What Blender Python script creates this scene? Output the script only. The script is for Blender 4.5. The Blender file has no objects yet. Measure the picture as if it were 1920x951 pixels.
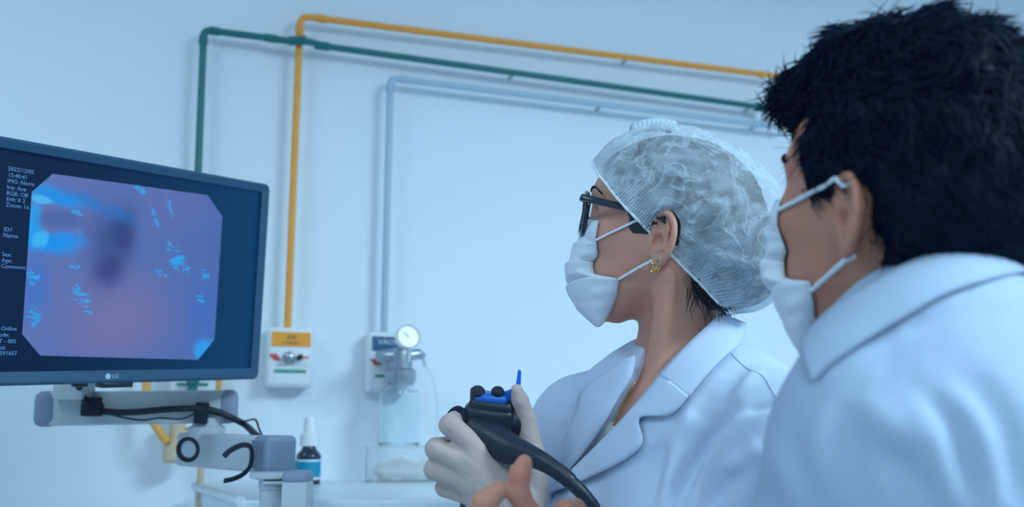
import bpy, bmesh, math, random
import numpy as np
from mathutils import Vector, Matrix, Euler
from mathutils.bvhtree import BVHTree
random.seed(7); RNG = np.random.default_rng(11)
S = bpy.context.scene
COL = S.collection
# ------------------------------------------------------------------ camera
FPX = 1800.0; PITCH = math.atan(325 / FPX); CAMZ = 1.34
CAM = np.array([0, 0, CAMZ])
CR = np.array([1.0, 0, 0]); CU = np.array([0, -math.sin(PITCH), math.cos(PITCH)]); CF = np.array([0, math.cos(PITCH), math.sin(PITCH)])
cd = bpy.data.cameras.new('camera'); cam = bpy.data.objects.new('camera', cd); COL.objects.link(cam)
cam.location = CAM; cam.rotation_euler = (math.pi / 2 + PITCH, 0, 0)
cd.sensor_width = 36.0; cd.lens = 36.0 * FPX / 1920; cd.clip_start = .02
cd.dof.use_dof = True; cd.dof.focus_distance = 1.17; cd.dof.aperture_fstop = 3.4
S.camera = cam
S.view_settings.view_transform = 'Standard'; S.view_settings.look = 'None'
S.view_settings.gamma = 1; S.view_settings.use_curve_mapping = False
S.view_settings.exposure = 0.12
# ------------------------------------------------------------------ world and light
wd = bpy.data.worlds.new('world'); S.world = wd; wd.use_nodes = True
wd.node_tree.nodes['Background'].inputs[0].default_value = (.50, .74, 1, 1)
wd.node_tree.nodes['Background'].inputs[1].default_value = .48
LIGHT_COL = (.60, .85, 1.0)
PANELS = [(1.75, .05, .6, 1.2, 78), (.35, -1.3, .6, 1.2, 22), (-1.2, .2, .6, 1.2, 6)]   # x, y, size x, size y, watts
CEIL = 2.75

def W(px, py, d):
    return CAM + CR * (px - 960) / FPX * d + CU * (475.5 - py) / FPX * d + CF * d
def ray(px, py):
    return CR * (px - 960) / FPX + CU * (475.5 - py) / FPX + CF
def hit(px, py, p0, n):
    r = ray(px, py); return CAM + r * (np.dot(np.array(p0) - CAM, n) / np.dot(r, n))
def nrm(v): v = np.array(v, float); return v / np.linalg.norm(v)

# ------------------------------------------------------------------ materials
MATS = {}
def mat(name, col, rough=.5, metal=0, bump=0, bscale=200, var=0, vscale=6, trans=0, alpha=1, emit=None, estr=0, sss=0, sheen=0, coat=0, ior=1.45, spec=.5):
    m = bpy.data.materials.new(name); m.use_nodes = True; nt = m.node_tree
    b = nt.nodes['Principled BSDF']
    b.inputs['Base Color'].default_value = (*col, 1); b.inputs['Roughness'].default_value = rough; b.inputs['Metallic'].default_value = metal
    b.inputs['Transmission Weight'].default_value = trans; b.inputs['Alpha'].default_value = alpha; b.inputs['IOR'].default_value = ior
    b.inputs['Specular IOR Level'].default_value = spec
    if sss:
        b.inputs['Subsurface Weight'].default_value = sss; b.inputs['Subsurface Radius'].default_value = (.012, .005, .003); b.inputs['Subsurface Scale'].default_value = 1
    if sheen: b.inputs['Sheen Weight'].default_value = sheen
    if coat: b.inputs['Coat Weight'].default_value = coat
    if emit: b.inputs['Emission Color'].default_value = (*emit, 1); b.inputs['Emission Strength'].default_value = estr
    tc = nt.nodes.new('ShaderNodeTexCoord')
    if bump:
        n = nt.nodes.new('ShaderNodeTexNoise'); n.inputs['Scale'].default_value = bscale; n.inputs['Detail'].default_value = 4
        bp = nt.nodes.new('ShaderNodeBump'); bp.inputs['Strength'].default_value = bump; bp.inputs['Distance'].default_value = .002
        nt.links.new(tc.outputs['Object'], n.inputs['Vector']); nt.links.new(n.outputs['Fac'], bp.inputs['Height']); nt.links.new(bp.outputs[0], b.inputs['Normal'])
    if var:
        n2 = nt.nodes.new('ShaderNodeTexNoise'); n2.inputs['Scale'].default_value = vscale; n2.inputs['Detail'].default_value = 5
        mx = nt.nodes.new('ShaderNodeMix'); mx.data_type = 'RGBA'
        mx.inputs['A'].default_value = (*[max(0, c * (1 - var)) for c in col], 1); mx.inputs['B'].default_value = (*[min(1, c * (1 + var)) for c in col], 1)
        nt.links.new(tc.outputs['Object'], n2.inputs['Vector']); nt.links.new(n2.outputs['Fac'], mx.inputs['Factor']); nt.links.new(mx.outputs['Result'], b.inputs['Base Color'])
    MATS[name] = m; return m
M = MATS
def srgb(r, g, b): return tuple(((c / 255) / 12.92 if c / 255 < .04045 else ((c / 255 + .055) / 1.055) ** 2.4) for c in (r, g, b))
mat('wall_paint', (.80, .87, .93), .55, bump=.05, bscale=60, var=.02, vscale=2)
mat('ceiling_paint', (.85, .87, .9), .8, var=.02)
mat('floor_vinyl', (.45, .52, .58), .35, var=.1, vscale=12)
mat('green_paint', (.012, .16, .17), .35, bump=.1, bscale=90, var=.2, vscale=30)
mat('orange_paint', (1.0, .37, .05), .4, bump=.1, bscale=90, var=.12, vscale=30)
mat('grey_paint', (.42, .55, .66), .35, bump=.1, bscale=90, var=.08, vscale=30)
mat('white_plastic', (.82, .86, .9), .35, var=.02)
mat('label_orange', (.95, .36, .04), .5, var=.04)
mat('label_blue', (.025, .11, .22), .5, var=.05)
mat('label_green', (.02, .3, .2), .5, var=.05)
mat('ink_dark', (.10, .10, .08), .6, var=.05)
mat('ink_white', (.75, .8, .85), .6, var=.05)
mat('ink_red', (.65, .08, .08), .6, var=.05)
mat('steel', (.42, .48, .54), .3, 1, var=.05)
mat('steel_bright', (.8, .82, .85), .12, 1, var=.03)
mat('monitor_plastic', (.022, .085, .165), .38, bump=.1, bscale=900, var=.05)
mat('monitor_dark', (.012, .02, .035), .4, var=.05)
mat('arm_paint', (.50, .57, .62), .42, bump=.03, bscale=400, var=.03)
mat('arm_cap', (.24, .31, .42), .5, bump=.05, bscale=300, var=.04)
mat('cable_black', (.012, .018, .03), .45, bump=.1, bscale=300, var=.1)
mat('strap_black', (.010, .018, .034), .8, bump=.6, bscale=900, var=.15)
mat('cart_white', (.72, .80, .86), .3, var=.02)
mat('bottle_dark', (.006, .02, .05), .12, coat=.6, var=.1)
mat('bottle_label', (.0, .30, .48), .5, var=.05)
mat('glass', (.92, .98, 1), .03, trans=1, ior=1.3, var=.01)
mat('clear_plastic', (.93, .97, 1), .12, trans=.85, ior=1.2, var=.01)
mat('gauze', (.9, .88, .84), .9, bump=.9, bscale=120, var=.06, vscale=40)
mat('hose_beige', (.72, .56, .36), .5, var=.08)
mat('hose_orange', (.88, .42, .10), .5, var=.08)
mat('dial_white', (.95, .88, .76), .25, spec=.4, var=.02)
mat('lamp_white', (1, 1, 1), .5, emit=LIGHT_COL, estr=3)
mat('lamp_frame', (.8, .82, .84), .4, var=.02)

# ------------------------------------------------------------------ mesh helpers
def mesh_obj(name, v, f, m, parent=None, smooth=True, loc=None):
    me = bpy.data.meshes.new(name)
    v = np.asarray(v, np.float32)
    if isinstance(f, np.ndarray) and f.ndim == 2:
        nf, k = f.shape
        me.vertices.add(len(v)); me.vertices.foreach_set('co', v.ravel())
        me.loops.add(nf * k); me.loops.foreach_set('vertex_index', f.ravel().astype(np.int32))
        me.polygons.add(nf); me.polygons.foreach_set('loop_start', np.arange(0, nf * k, k, dtype=np.int32))
        me.update(calc_edges=True)
    else:
        me.from_pydata([tuple(map(float, x)) for x in v], [], [tuple(map(int, q)) for q in f]); me.update()
    if smooth: me.polygons.foreach_set('use_smooth', np.ones(len(me.polygons), bool))
    o = bpy.data.objects.new(name, me); COL.objects.link(o)
    if m is not None: me.materials.append(MATS[m] if isinstance(m, str) else m)
    if parent is not None:
        o.parent = parent
        o.matrix_parent_inverse = PINV.get(parent.name, Matrix.Identity(4))
    return o
PINV = {}
def tag(o, label, cat, group=None, kind=None):
    o['label'] = label; o['category'] = cat
    if group: o['group'] = group
    if kind: o['kind'] = kind
    return o
def thing(name, label, cat, loc=(0, 0, 0), group=None, mw=None, local=False):
    o = bpy.data.objects.new(name, None); COL.objects.link(o); o.empty_display_size = .05
    mw = mw if mw is not None else Matrix.Translation(Vector([float(x) for x in loc]))
    o.matrix_world = mw
    PINV[o.name] = Matrix.Identity(4) if local else mw.inverted()
    return tag(o, label, cat, group)
def frame(c, x, y, z):
    return Matrix(((x[0], y[0], z[0], c[0]), (x[1], y[1], z[1], c[1]), (x[2], y[2], z[2], c[2]), (0, 0, 0, 1)))
class MB:
    """collects geometry of one part"""
    def __init__(s): s.v = []; s.f = []
    def add(s, v, f):
        n = len(s.v); s.v += [tuple(map(float, p)) for p in v]; s.f += [tuple(int(i) + n for i in q) for q in f]; return s
    def box(s, size, mtx=None, bev=0, seg=2, taper=None):
        bm = bmesh.new(); bmesh.ops.create_cube(bm, size=1)
        for p in bm.verts: p.co = Vector((p.co.x * size[0], p.co.y * size[1], p.co.z * size[2]))
        if bev: bmesh.ops.bevel(bm, geom=bm.edges[:], offset=bev, segments=seg, affect='EDGES', profile=.5)
        return s._bm(bm, mtx)
    def _bm(s, bm, mtx):
        if mtx is not None: bm.transform(mtx)
        bm.verts.index_update()
        s.add([p.co for p in bm.verts], [[q.index for q in f.verts] for f in bm.faces]); bm.free(); return s
    def tube(s, pts, r, seg=12, caps=True, closed=False, flat=None):
        pts = [np.array(p, float) for p in pts]; n = len(pts)
        rs = r if hasattr(r, '__len__') else [r] * n
        tg = []
        for i in range(n):
            a = pts[(i - 1) % n] if (i > 0 or closed) else pts[i]; b = pts[(i + 1) % n] if (i < n - 1 or closed) else pts[i]
            tg.append(nrm(b - a))
        up = np.array([0, 0, 1.0]) if abs(tg[0][2]) < .9 else np.array([1.0, 0, 0])
        if flat is not None: up = np.array(flat[2], float)
        x = nrm(np.cross(tg[0], up)); V = []
        for i in range(n):
            x = nrm(x - tg[i] * np.dot(x, tg[i])); y = np.cross(tg[i], x)
            for k in range(seg):
                a = 2 * math.pi * k / seg
                if flat is None: V.append(pts[i] + (x * math.cos(a) + y * math.sin(a)) * rs[i])
                else:
                    ca, sa = math.cos(a), math.sin(a); e = .45
                    V.append(pts[i] + x * flat[0] * math.copysign(abs(ca) ** e, ca) + y * flat[1] * math.copysign(abs(sa) ** e, sa))
        Fq = []
        for i in range(n if closed else n - 1):
            j = (i + 1) % n
            for k in range(seg):
                l = (k + 1) % seg; Fq.append((i * seg + k, i * seg + l, j * seg + l, j * seg + k))
        if caps and not closed:
            Fq.append(tuple(range(seg - 1, -1, -1))); Fq.append(tuple((n - 1) * seg + k for k in range(seg)))
        return s.add(V, Fq)
    def lathe(s, prof, mtx, seg=32, caps=True):
        V = []; Fq = []; n = len(prof)
        for (r, z) in prof:
            for k in range(seg):
                a = 2 * math.pi * k / seg; V.append(mtx @ Vector((r * math.cos(a), r * math.sin(a), z)))
        for i in range(n - 1):
            for k in range(seg):
                l = (k + 1) % seg; Fq.append((i * seg + k, i * seg + l, (i + 1) * seg + l, (i + 1) * seg + k))
        if caps and prof[0][0] > 1e-6: Fq.append(tuple(range(seg - 1, -1, -1)))
        if caps and prof[-1][0] > 1e-6: Fq.append(tuple((n - 1) * seg + k for k in range(seg)))
        return s.add(V, Fq)
    def prism(s, poly, h, mtx, z0=0):
        n = len(poly); V = [mtx @ Vector((x, y, z0)) for x, y in poly] + [mtx @ Vector((x, y, z0 + h)) for x, y in poly]
        Fq = [tuple(range(n - 1, -1, -1)), tuple(range(n, 2 * n))] + [(i, (i + 1) % n, n + (i + 1) % n, n + i) for i in range(n)]
        return s.add(V, Fq)
    def build(s, name, m, parent=None, smooth=True, autos=35):
        o = mesh_obj(name, s.v, s.f, m, parent, smooth)
        if smooth and autos:
            bm = bmesh.new(); bm.from_mesh(o.data)
            for e in bm.edges:
                if len(e.link_faces) == 2 and e.calc_face_angle(0) > math.radians(autos): e.smooth = False
            bm.to_mesh(o.data); bm.free()
        return o
def spline(pts, n=8, closed=False):
    """catmull-rom through pts"""
    P = [np.array(p, float) for p in pts]; out = []; N = len(P)
    for i in range(N if closed else N - 1):
        g = lambda k: P[k % N] if closed else P[min(max(k, 0), N - 1)]
        a, b, c, d = g(i - 1), g(i), g(i + 1), g(i + 2)
        for k in range(n):
            t = k / n
            out.append(.5 * (2 * b + (c - a) * t + (2 * a - 5 * b + 4 * c - d) * t * t + (3 * b - a - 3 * c + d) * t ** 3))
    if not closed: out.append(P[-1])
    return out
def round_path(pts, r, n=6):
    P = [np.array(p, float) for p in pts]; out = [P[0]]
    for i in range(1, len(P) - 1):
        a = nrm(P[i - 1] - P[i]); b = nrm(P[i + 1] - P[i])
        s_, e_ = P[i] + a * r, P[i] + b * r
        for k in range(n + 1):
            t = k / n; out.append((1 - t) ** 2 * s_ + 2 * t * (1 - t) * P[i] + t * t * e_)
    return out + [P[-1]]
def text(body, size, mtx, m, parent, name='lettering', ext=.0002, align='CENTER', sx=1):
    c = bpy.data.curves.new('t', 'FONT'); c.body = body; c.size = size; c.align_x = align; c.align_y = 'CENTER'; c.extrude = ext; c.resolution_u = 2
    t = bpy.data.objects.new('t', c); COL.objects.link(t)
    dg = bpy.context.evaluated_depsgraph_get(); me = bpy.data.meshes.new_from_object(t.evaluated_get(dg))
    bpy.data.objects.remove(t); bpy.data.curves.remove(c)
    me.transform(mtx @ Matrix.Diagonal((sx, 1, 1, 1))); me.materials.clear(); me.materials.append(MATS[m]); me.name = name
    o = bpy.data.objects.new(name, me); COL.objects.link(o); o.parent = parent; o.matrix_parent_inverse = PINV[parent.name]; return o

# ------------------------------------------------------------------ room
WA = math.radians(19.6); WT = np.array([math.cos(WA), math.sin(WA), 0]); WN = np.array([math.sin(WA), -math.cos(WA), 0]); ZZ = np.array([0, 0, 1.0])
W0 = W(550, 660, 2.1)
def wall(px, py, off=0): return hit(px, py, W0 + WN * off, WN)
WB = np.array([W0[0], W0[1], 0])
def struct(name, mb, m, label=None):
    o = mb.build(name, m, None, False); o['kind'] = 'structure'
    if label: o['label'] = label
    return o
def wmat(t, off, z): return frame(WB + WT * t + WN * off + ZZ * z, WT, -WN, ZZ)
struct('wall_back', MB().box((7.0, .12, CEIL), wmat(.6, -.06, CEIL / 2)), 'wall_paint', 'pale blue-white painted wall carrying the gas pipes')
struct('wall_left', MB().box((.12, 5.0, CEIL), wmat(-2.96, 2.5, CEIL / 2)), 'wall_paint', 'plain pale wall beyond the monitor')
struct('wall_right', MB().box((.12, 5.0, CEIL), wmat(4.16, 2.5, CEIL / 2)), 'wall_paint', 'plain pale wall beyond the man')
struct('floor', MB().box((7.2, 6.0, .1), wmat(.6, 2.9, -.05)), 'floor_vinyl', 'blue-grey vinyl floor')
struct('ceiling', MB().box((7.2, 6.0, .1), wmat(.6, 2.9, CEIL + .05)), 'ceiling_paint', 'white ceiling')
for i, (x, y, sx, sy, wt) in enumerate(PANELS):
    t = thing('ceiling_light', ['square-edged ceiling light panel above the man', 'ceiling light panel behind the camera', 'ceiling light panel above the monitor'][i], 'ceiling light', (x, y, CEIL), group='ceiling light panels')
    fr = MB()
    for s in (-1, 1):
        fr.box((sx + .06, .03, .04), Matrix.Translation((x, y + s * sy / 2, CEIL - .02))); fr.box((.03, sy, .04), Matrix.Translation((x + s * sx / 2, y, CEIL - .02)))
    fr.build('frame', 'lamp_frame', t, False)
    MB().box((sx, sy, .006), Matrix.Translation((x, y, CEIL - .012))).build('diffuser', 'lamp_white', t, False)
    l = bpy.data.lights.new('panel_light', 'AREA'); l.shape = 'RECTANGLE'; l.size = sx * .95; l.size_y = sy * .95; l.energy = wt; l.color = LIGHT_COL
    lo = bpy.data.objects.new('panel_light', l); COL.objects.link(lo); lo.parent = t; lo.matrix_parent_inverse = PINV[t.name]; lo.location = (x, y, CEIL - .03)

# ------------------------------------------------------------------ gas pipes
PR = .0078
def wp(px, py, off=.042): return wall(px, py, off)
def pipe(name, label, m, path, rnd, fittings, clamps, r=PR):
    t = thing(name, label, 'pipe', path[0], group='gas pipes on the wall')
    MB().tube(round_path(path, rnd, 6), r, 16).build('pipe_run', m, t)
    for (c, d, ln, rr) in fittings:
        d = nrm(d); MB().tube([c - d * ln / 2, c - d * (ln / 2 - .001), c + d * (ln / 2 - .001), c + d * ln / 2], [rr * .9, rr, rr, rr * .9], 16).build('fitting', m, t)
    for c in clamps:
        q = MB(); q.tube([c + WN * .0 - ZZ * 0 + WT * .0, c - WN * .042], .004, 8)
        q.build('clamp', 'steel', t)
    return t
g = lambda a, b, k: a + (b - a) * k
gv0, gv1 = wp(359, 640), wp(382, 56); ge = wp(1426, 201)
gm = [wp(508, 72), wp(540, 77, .052), wp(566, 76, .062), wp(584, 79, .055), wp(604, 86)]
pipe('oxygen_pipe', 'dark green gas pipe rising behind the monitor and running along the wall', 'green_paint', [gv0, gv1, *gm, ge], .016,
     [(g(gv1, gv0, .035), gv0 - gv1, .02, PR * 1.22), (g(gv1, gm[0], .16), gm[0] - gv1, .022, PR * 1.22), (gm[0], gm[1] - gm[0], .03, PR * 1.2), (g(gm[1], gm[2], .7), gm[2] - gm[1], .04, PR * 1.32), (gm[4], ge - gm[4], .034, PR * 1.3), (ge, ge - gm[4], .03, PR * 1.5)], [g(gm[4], ge, .98), g(gm[4], ge, .4)])
ov0, ov1, oe = wp(539, 616), wp(563, 30), wp(1520, 151)
pipe('air_pipe', 'orange gas pipe rising from the white outlet box and running along the wall top', 'orange_paint', [ov0, ov1, oe], .022,
     [(g(ov1, ov0, .05), ov0 - ov1, .022, PR * 1.2), (g(ov1, oe, .035), oe - ov1, .024, PR * 1.25), (g(ov1, oe, .2), oe - ov1, .02, PR * 1.12), (g(ov1, ov0, .25), ov0 - ov1, .02, PR * 1.1), (wp(1428, 140), oe - ov1, .016, PR * 1.25)], [g(ov1, oe, .6)])
vv0, vv1, ve = wp(720, 622), wp(732, 146), wp(1475, 240)
pipe('vacuum_pipe', 'pale grey gas pipe rising from the suction outlet and running behind the heads', 'grey_paint', [vv0, vv1, ve], .02,
     [(g(vv1, vv0, .045), vv0 - vv1, .02, PR * 1.2), (g(vv1, ve, .03), ve - vv1, .022, PR * 1.2), (wp(1418, 233), ve - vv1, .02, PR * 1.3)], [g(vv1, ve, .5), g(vv1, ve, .92)])

# ------------------------------------------------------------------ outlet boxes
def obox(name, label, px0, px1, py0, py1, lab, l1, l2, lm, knob=True, off=.055):
    a, b = wall(px0, py0, off), wall(px1, py1, off)
    c = (a + b) / 2; w = np.dot(b - a, WT); h = a[2] - b[2]
    t = thing(name, label, 'outlet box', c - WN * off - ZZ * h / 2, group='gas outlet boxes')
    fm = lambda u, z, o=0: frame(c + WT * u + ZZ * z + WN * o, WT, -WN, ZZ)
    MB().box((w, off, h), fm(0, 0, -off / 2), .007, 3).build('body', 'white_plastic', t)
    MB().box((w * .90, .004, h * .9), fm(0, 0, .001), .0015, 2).build('face_plate', 'white_plastic', t)
    lb = MB().box((w * .84, .002, h * .245), fm(0, h * .30, .004)).build('label', lab, t, False)
    up = lambda u, z, o: frame(c + WT * u + ZZ * z + WN * o, WT, ZZ, WN)
    text(l1, .0145, up(0, h * .33, .0055), lm, t, sx=1.15)
    if l2: text(l2, .0062, up(0, h * .235, .0055), lm, t)
    d = MB(); 
    for k in range(3): d.box((.004, .0012, .018), up(-w * .33 + (k - 1) * .0055, -h * .005, .0045) @ Matrix.Rotation(.7, 4, 'Z') @ Matrix.Rotation(math.pi / 2, 4, 'X'))
    d.build('warning_mark', 'ink_red', t, False)
    if knob:
        MB().lathe([(.013, 0), (.013, .006), (.011, .009), (.011, .016), (.0085, .02), (.0085, .028), (.005, .03), (0, .03)], up(-.004, -h * .01, .003), 24).build('socket', 'steel', t)
        MB().lathe([(.006, 0), (.006, .022), (.004, .025), (0, .025)], up(.018, -h * .005, .003), 18).build('valve_pin', 'cable_black', t)
        MB().box((.012, .002, .003), fm(w * .34, 0, .004)).build('red_line', 'ink_red', t, False)
    MB().box((w * .68, .0015, h * .045), fm(w * .0, -h * .235, .0045)).build('green_strip', 'label_green', t, False)
    MB().box((w * .76, .001, h * .002), fm(0, -h * .13, .004)).build('divider', 'arm_paint', t, False)
    return t, c, up
obox('outlet_box', 'white outlet box with an orange label below the orange pipe', 503, 586, 613, 727, 'label_orange', 'AR', 'COMPRIMIDO', 'ink_dark')
vt, vc, vup = obox('outlet_box', 'white outlet box with a dark blue label behind the suction flask', 691, 772, 622, 736, 'label_blue', 'VÁCUO', '', 'ink_white', knob=False)
obox('outlet_box', 'white outlet box mostly hidden behind the monitor, below the green pipe', 322, 402, 636, 752, 'label_green', 'O', '', 'ink_white')
# ------------------------------------------------------------------ suction flask
fc = W(748, 780, 2.03)
tf = thing('suction_flask', 'clear glass suction flask with round shiny gauge hanging from the blue-labelled outlet', 'suction flask', W(748, 838, 2.03))
zt = W(748, 722, 2.03)[2] - W(748, 838, 2.03)[2]; base = Matrix.Translation(Vector(W(748, 838, 2.03)))
R0 = .044
MB().lathe([(0, 0), (R0 * .9, 0), (R0, .006), (R0, zt * .80), (R0 * .94, zt * .9), (R0 * .7, zt * .97), (R0 * .62, zt), (R0 * .62, zt + .012), (R0 * .57, zt + .012), (R0 * .57, zt), (R0 * .65, zt * .96), (R0 * .89, zt * .89), (R0 * .945, zt * .79), (R0 * .945, .008), (R0 * .85, .004), (0, .004)], base, 40).build('jar', 'glass', tf)
MB().lathe([(0, zt + .005), (.033, zt + .005), (.034, zt + .008), (.034, zt + .03), (.031, zt + .034), (.026, zt + .036), (.026, zt + .052), (.02, zt + .056), (0, zt + .056)], base, 32).build('lid', 'steel', tf)
cL = np.array(base.translation) + ZZ * (zt + .062)
q = MB(); q.tube([cL - WT * .045 - WN * .02, cL - WT * .03 - WN * .005, cL - WT * .012], [.012, .014, .016], 16); q.tube([cL - WN * .07 - WT * .03, cL - WT * .03], .009, 14); q.lathe([(.0, -.015), (.020, -.015), (.023, -.008), (.023, .01), (.018, .016), (0, .016)], Matrix.Translation(Vector(cL)), 24)
q.tube([cL, cL + WT * .04 + ZZ * .006, cL + WT * .052], [.012, .012, .007], 14); q.build('regulator_body', 'steel', tf)
gc = W(765, 632, 2.0); gn = nrm(nrm(CAM - gc) + nrm(np.array([1.75, .05, CEIL]) - gc)); gx = nrm(np.cross(ZZ, gn)); gy = np.cross(gn, gx)
GM = frame(gc, gx, gy, gn)
ga = MB().lathe([(0, -.022), (.022, -.022), (.025, -.016), (.026, .002), (.025, .005), (.0235, .005), (.0235, .001), (0, .001)], GM, 36).build('gauge', 'steel_bright', tf)
MB().lathe([(0, .0012), (.0235, .0012), (.0235, .002), (0, .002)], GM, 36).build('gauge_dial', 'dial_white', ga)
MB().lathe([(.0235, .002), (.0255, .003), (.0255, .0055), (.0235, .0058), (.0228, .004), (.0235, .002)], GM, 36, False).build('gauge_ring', 'steel_bright', ga)
MB().box((.0015, .016, .001), GM @ Matrix.Rotation(.8, 4, 'Z') @ Matrix.Translation((0, .006, .0026))).build('gauge_needle', 'ink_dark', ga)
MB().tube([gc - ZZ * .024 - gn * .008, gc - ZZ * .033 - gn * .008, gc - ZZ * .034 - gn * .008, gc - ZZ * .05 - gn * .008], [.009, .012, .011, .009], 16).build('gauge_stem', 'steel_bright', tf)
MB().tube(spline([cL + WT * .05, W(797, 685, 2.0), W(811, 712, 1.99), W(818, 755, 1.98), W(819, 800, 1.97), W(818, 850, 1.95)], 8), .0035, 10).build('suction_tube', 'clear_plastic', tf)
# ------------------------------------------------------------------ monitor
MC = CAM + np.array([-.5817, 1.404, .228]); MY, MX_, MR = .9547, .0959, -.0610
MM = Matrix.Translation(Vector(MC)) @ Matrix.Rotation(MY, 4, 'Z') @ Matrix.Rotation(MX_, 4, 'X') @ Matrix.Rotation(MR, 4, 'Y')
tm = thing('monitor', 'dark widescreen monitor showing an octagonal endoscope picture', 'monitor', mw=MM, local=True)
MW, MH = .262, .165
bm_ = .0165
fr = MB()
def rrect(w, h, r, n=6, top=None):
    o = []
    for cx, cz, a0 in ((w - r, h - r, 0), (-w + r, h - r, 90), (-w + r, -h + r, 180), (w - r, -h + r, 270)):
        for k in range(n + 1):
            a = math.radians(a0 + 90 * k / n); o.append((cx + r * math.cos(a), cz + r * math.sin(a)))
    return o
XZ = Matrix(((1, 0, 0, 0), (0, 0, -1, 0), (0, 1, 0, 0), (0, 0, 0, 1)))     # local xy -> x,z ; extrude -> -y (towards the viewer)
out = rrect(MW, MH, .010); inn = rrect(MW - bm_, MH - bm_, .002); inn = [(x, z + .002) for x, z in inn]
o2 = rrect(MW - .004, MH - .004, .008); n = len(out)
V = [(x, 0, z) for x, z in out] + [(x, -.011, z) for x, z in out] + [(x, -.015, z) for x, z in o2] + [(x, -.012, z) for x, z in inn] + [(x, -.004, z) for x, z in inn]
Fq = []
for r_ in range(4):
    for i in range(n): j = (i + 1) % n; Fq.append((r_ * n + i, r_ * n + j, (r_ + 1) * n + j, (r_ + 1) * n + i))
mesh_obj('bezel', V, Fq, 'monitor_plastic', tm, True)
md = bpy.data.objects['bezel'].modifiers.new('e', 'EDGE_SPLIT'); md.split_angle = math.radians(40)
bk = MB(); bk.prism(out, .02, XZ, -.02); bk.box((.34, .03, .2), Matrix.Translation((0, .033, -.01)), .012, 3); bk.box((.12, .02, .12), Matrix.Translation((0, .056, -.02)), .004)
bk.build('back_cover', 'monitor_dark', tm)
# screen glass
def emission_nodes(name):
    m = bpy.data.materials.new(name); m.use_nodes = True; nt = m.node_tree; MATS[name] = m
    return m, nt, nt.nodes['Principled BSDF']
m, nt, b = emission_nodes('screen_black')
b.inputs['Base Color'].default_value = (.002, .006, .012, 1); b.inputs['Roughness'].default_value = .4; b.inputs['Specular IOR Level'].default_value = .12
b.inputs['Emission Strength'].default_value = 1
tc = nt.nodes.new('ShaderNodeTexCoord'); nz = nt.nodes.new('ShaderNodeTexNoise'); nz.inputs['Scale'].default_value = 5
cr = nt.nodes.new('ShaderNodeValToRGB'); cr.color_ramp.elements[0].color = (.002, .011, .045, 1); cr.color_ramp.elements[1].color = (.002, .040, .120, 1)
sx_ = nt.nodes.new('ShaderNodeSeparateXYZ'); nt.links.new(tc.outputs['Object'], sx_.inputs[0]); mrx = nt.nodes.new('ShaderNodeMapRange'); mrx.inputs[1].default_value = -.1; mrx.inputs[2].default_value = .26; nt.links.new(sx_.outputs['X'], mrx.inputs[0]); nt.links.new(mrx.outputs[0], cr.inputs[0]); nt.links.new(cr.outputs[0], b.inputs['Emission Color'])
MB().prism([(x, z) for x, z in inn], .001, XZ, .0035).build('screen', 'screen_black', tm, False)
# picture: octagon, found on the real plane of the screen
MMn = np.array(MM); mp0 = MC - MMn[:3, 1] * .0055; mn = MMn[:3, 1]
def scr(px, py):
    p = hit(px, py, mp0, mn) - MC; return float(np.dot(p, MMn[:3, 0])), float(np.dot(p, MMn[:3, 2]))
octo = [scr(*p) for p in ((99, 326), (389, 366), (417, 406), (402, 637), (371, 675), (76, 667), (42, 627), (60, 360))]
cxm = sum(p[0] for p in octo) / 8; czm = sum(p[1] for p in octo) / 8
# regularise: same chamfer left/right
m, nt, b = emission_nodes('endoscope_picture')
b.inputs['Base Color'].default_value = (.01, .01, .015, 1); b.inputs['Roughness'].default_value = .25
N = nt.nodes; L = nt.links
def node(t, **k):
    n = N.new(t)
    for a, v in k.items(): setattr(n, a, v)
    return n
def math_(op, a, b_=None, c_=None, clamp=False):
    n = node('ShaderNodeMath', operation=op); n.use_clamp = clamp
    for i, q in enumerate((a, b_, c_)):
        if q is None: continue
        if isinstance(q, (int, float)): n.inputs[i].default_value = q
        else: L.new(q, n.inputs[i])
    return n.outputs[0]
tc = node('ShaderNodeTexCoord'); nz = node('ShaderNodeTexNoise'); nz.inputs['Scale'].default_value = 14; nz.inputs['Detail'].default_value = 3
L.new(tc.outputs['Object'], nz.inputs[0])
warp = node('ShaderNodeVectorMath', operation='MULTIPLY_ADD'); warp.inputs[1].default_value = (.03, 0, .03); L.new(nz.outputs['Color'], warp.inputs[0]); L.new(tc.outputs['Object'], warp.inputs[2])
w2 = node('ShaderNodeVectorMath', operation='ADD'); L.new(warp.outputs[0], w2.inputs[0]); w2.inputs[1].default_value = (-.015, 0, -.015)
def blob(px, py, rx, rz, ang=0, soft=1.0, vec=None):
    x, z = scr(px, py)
    mp = node('ShaderNodeMapping', vector_type='TEXTURE'); mp.inputs['Location'].default_value = (x, 0, z); mp.inputs['Rotation'].default_value = (0, ang if (vec is None or rx > rz) else -ang, 0); mp.inputs['Scale'].default_value = (rx, 1, rz)
    L.new(vec or w2.outputs[0], mp.inputs[0])
    s2 = node('ShaderNodeVectorMath', operation='MULTIPLY'); s2.inputs[1].default_value = (1, 0, 1); L.new(mp.outputs[0], s2.inputs[0])
    ln = node('ShaderNodeVectorMath', operation='LENGTH'); L.new(s2.outputs[0], ln.inputs[0])
    mr = node('ShaderNodeMapRange', interpolation_type='SMOOTHERSTEP'); L.new(ln.outputs['Value'], mr.inputs[0])
    mr.inputs[1].default_value = 1 + soft * .6; mr.inputs[2].default_value = max(0, 1 - soft); mr.inputs[3].default_value = 0; mr.inputs[4].default_value = 1
    return mr.outputs[0]
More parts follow.
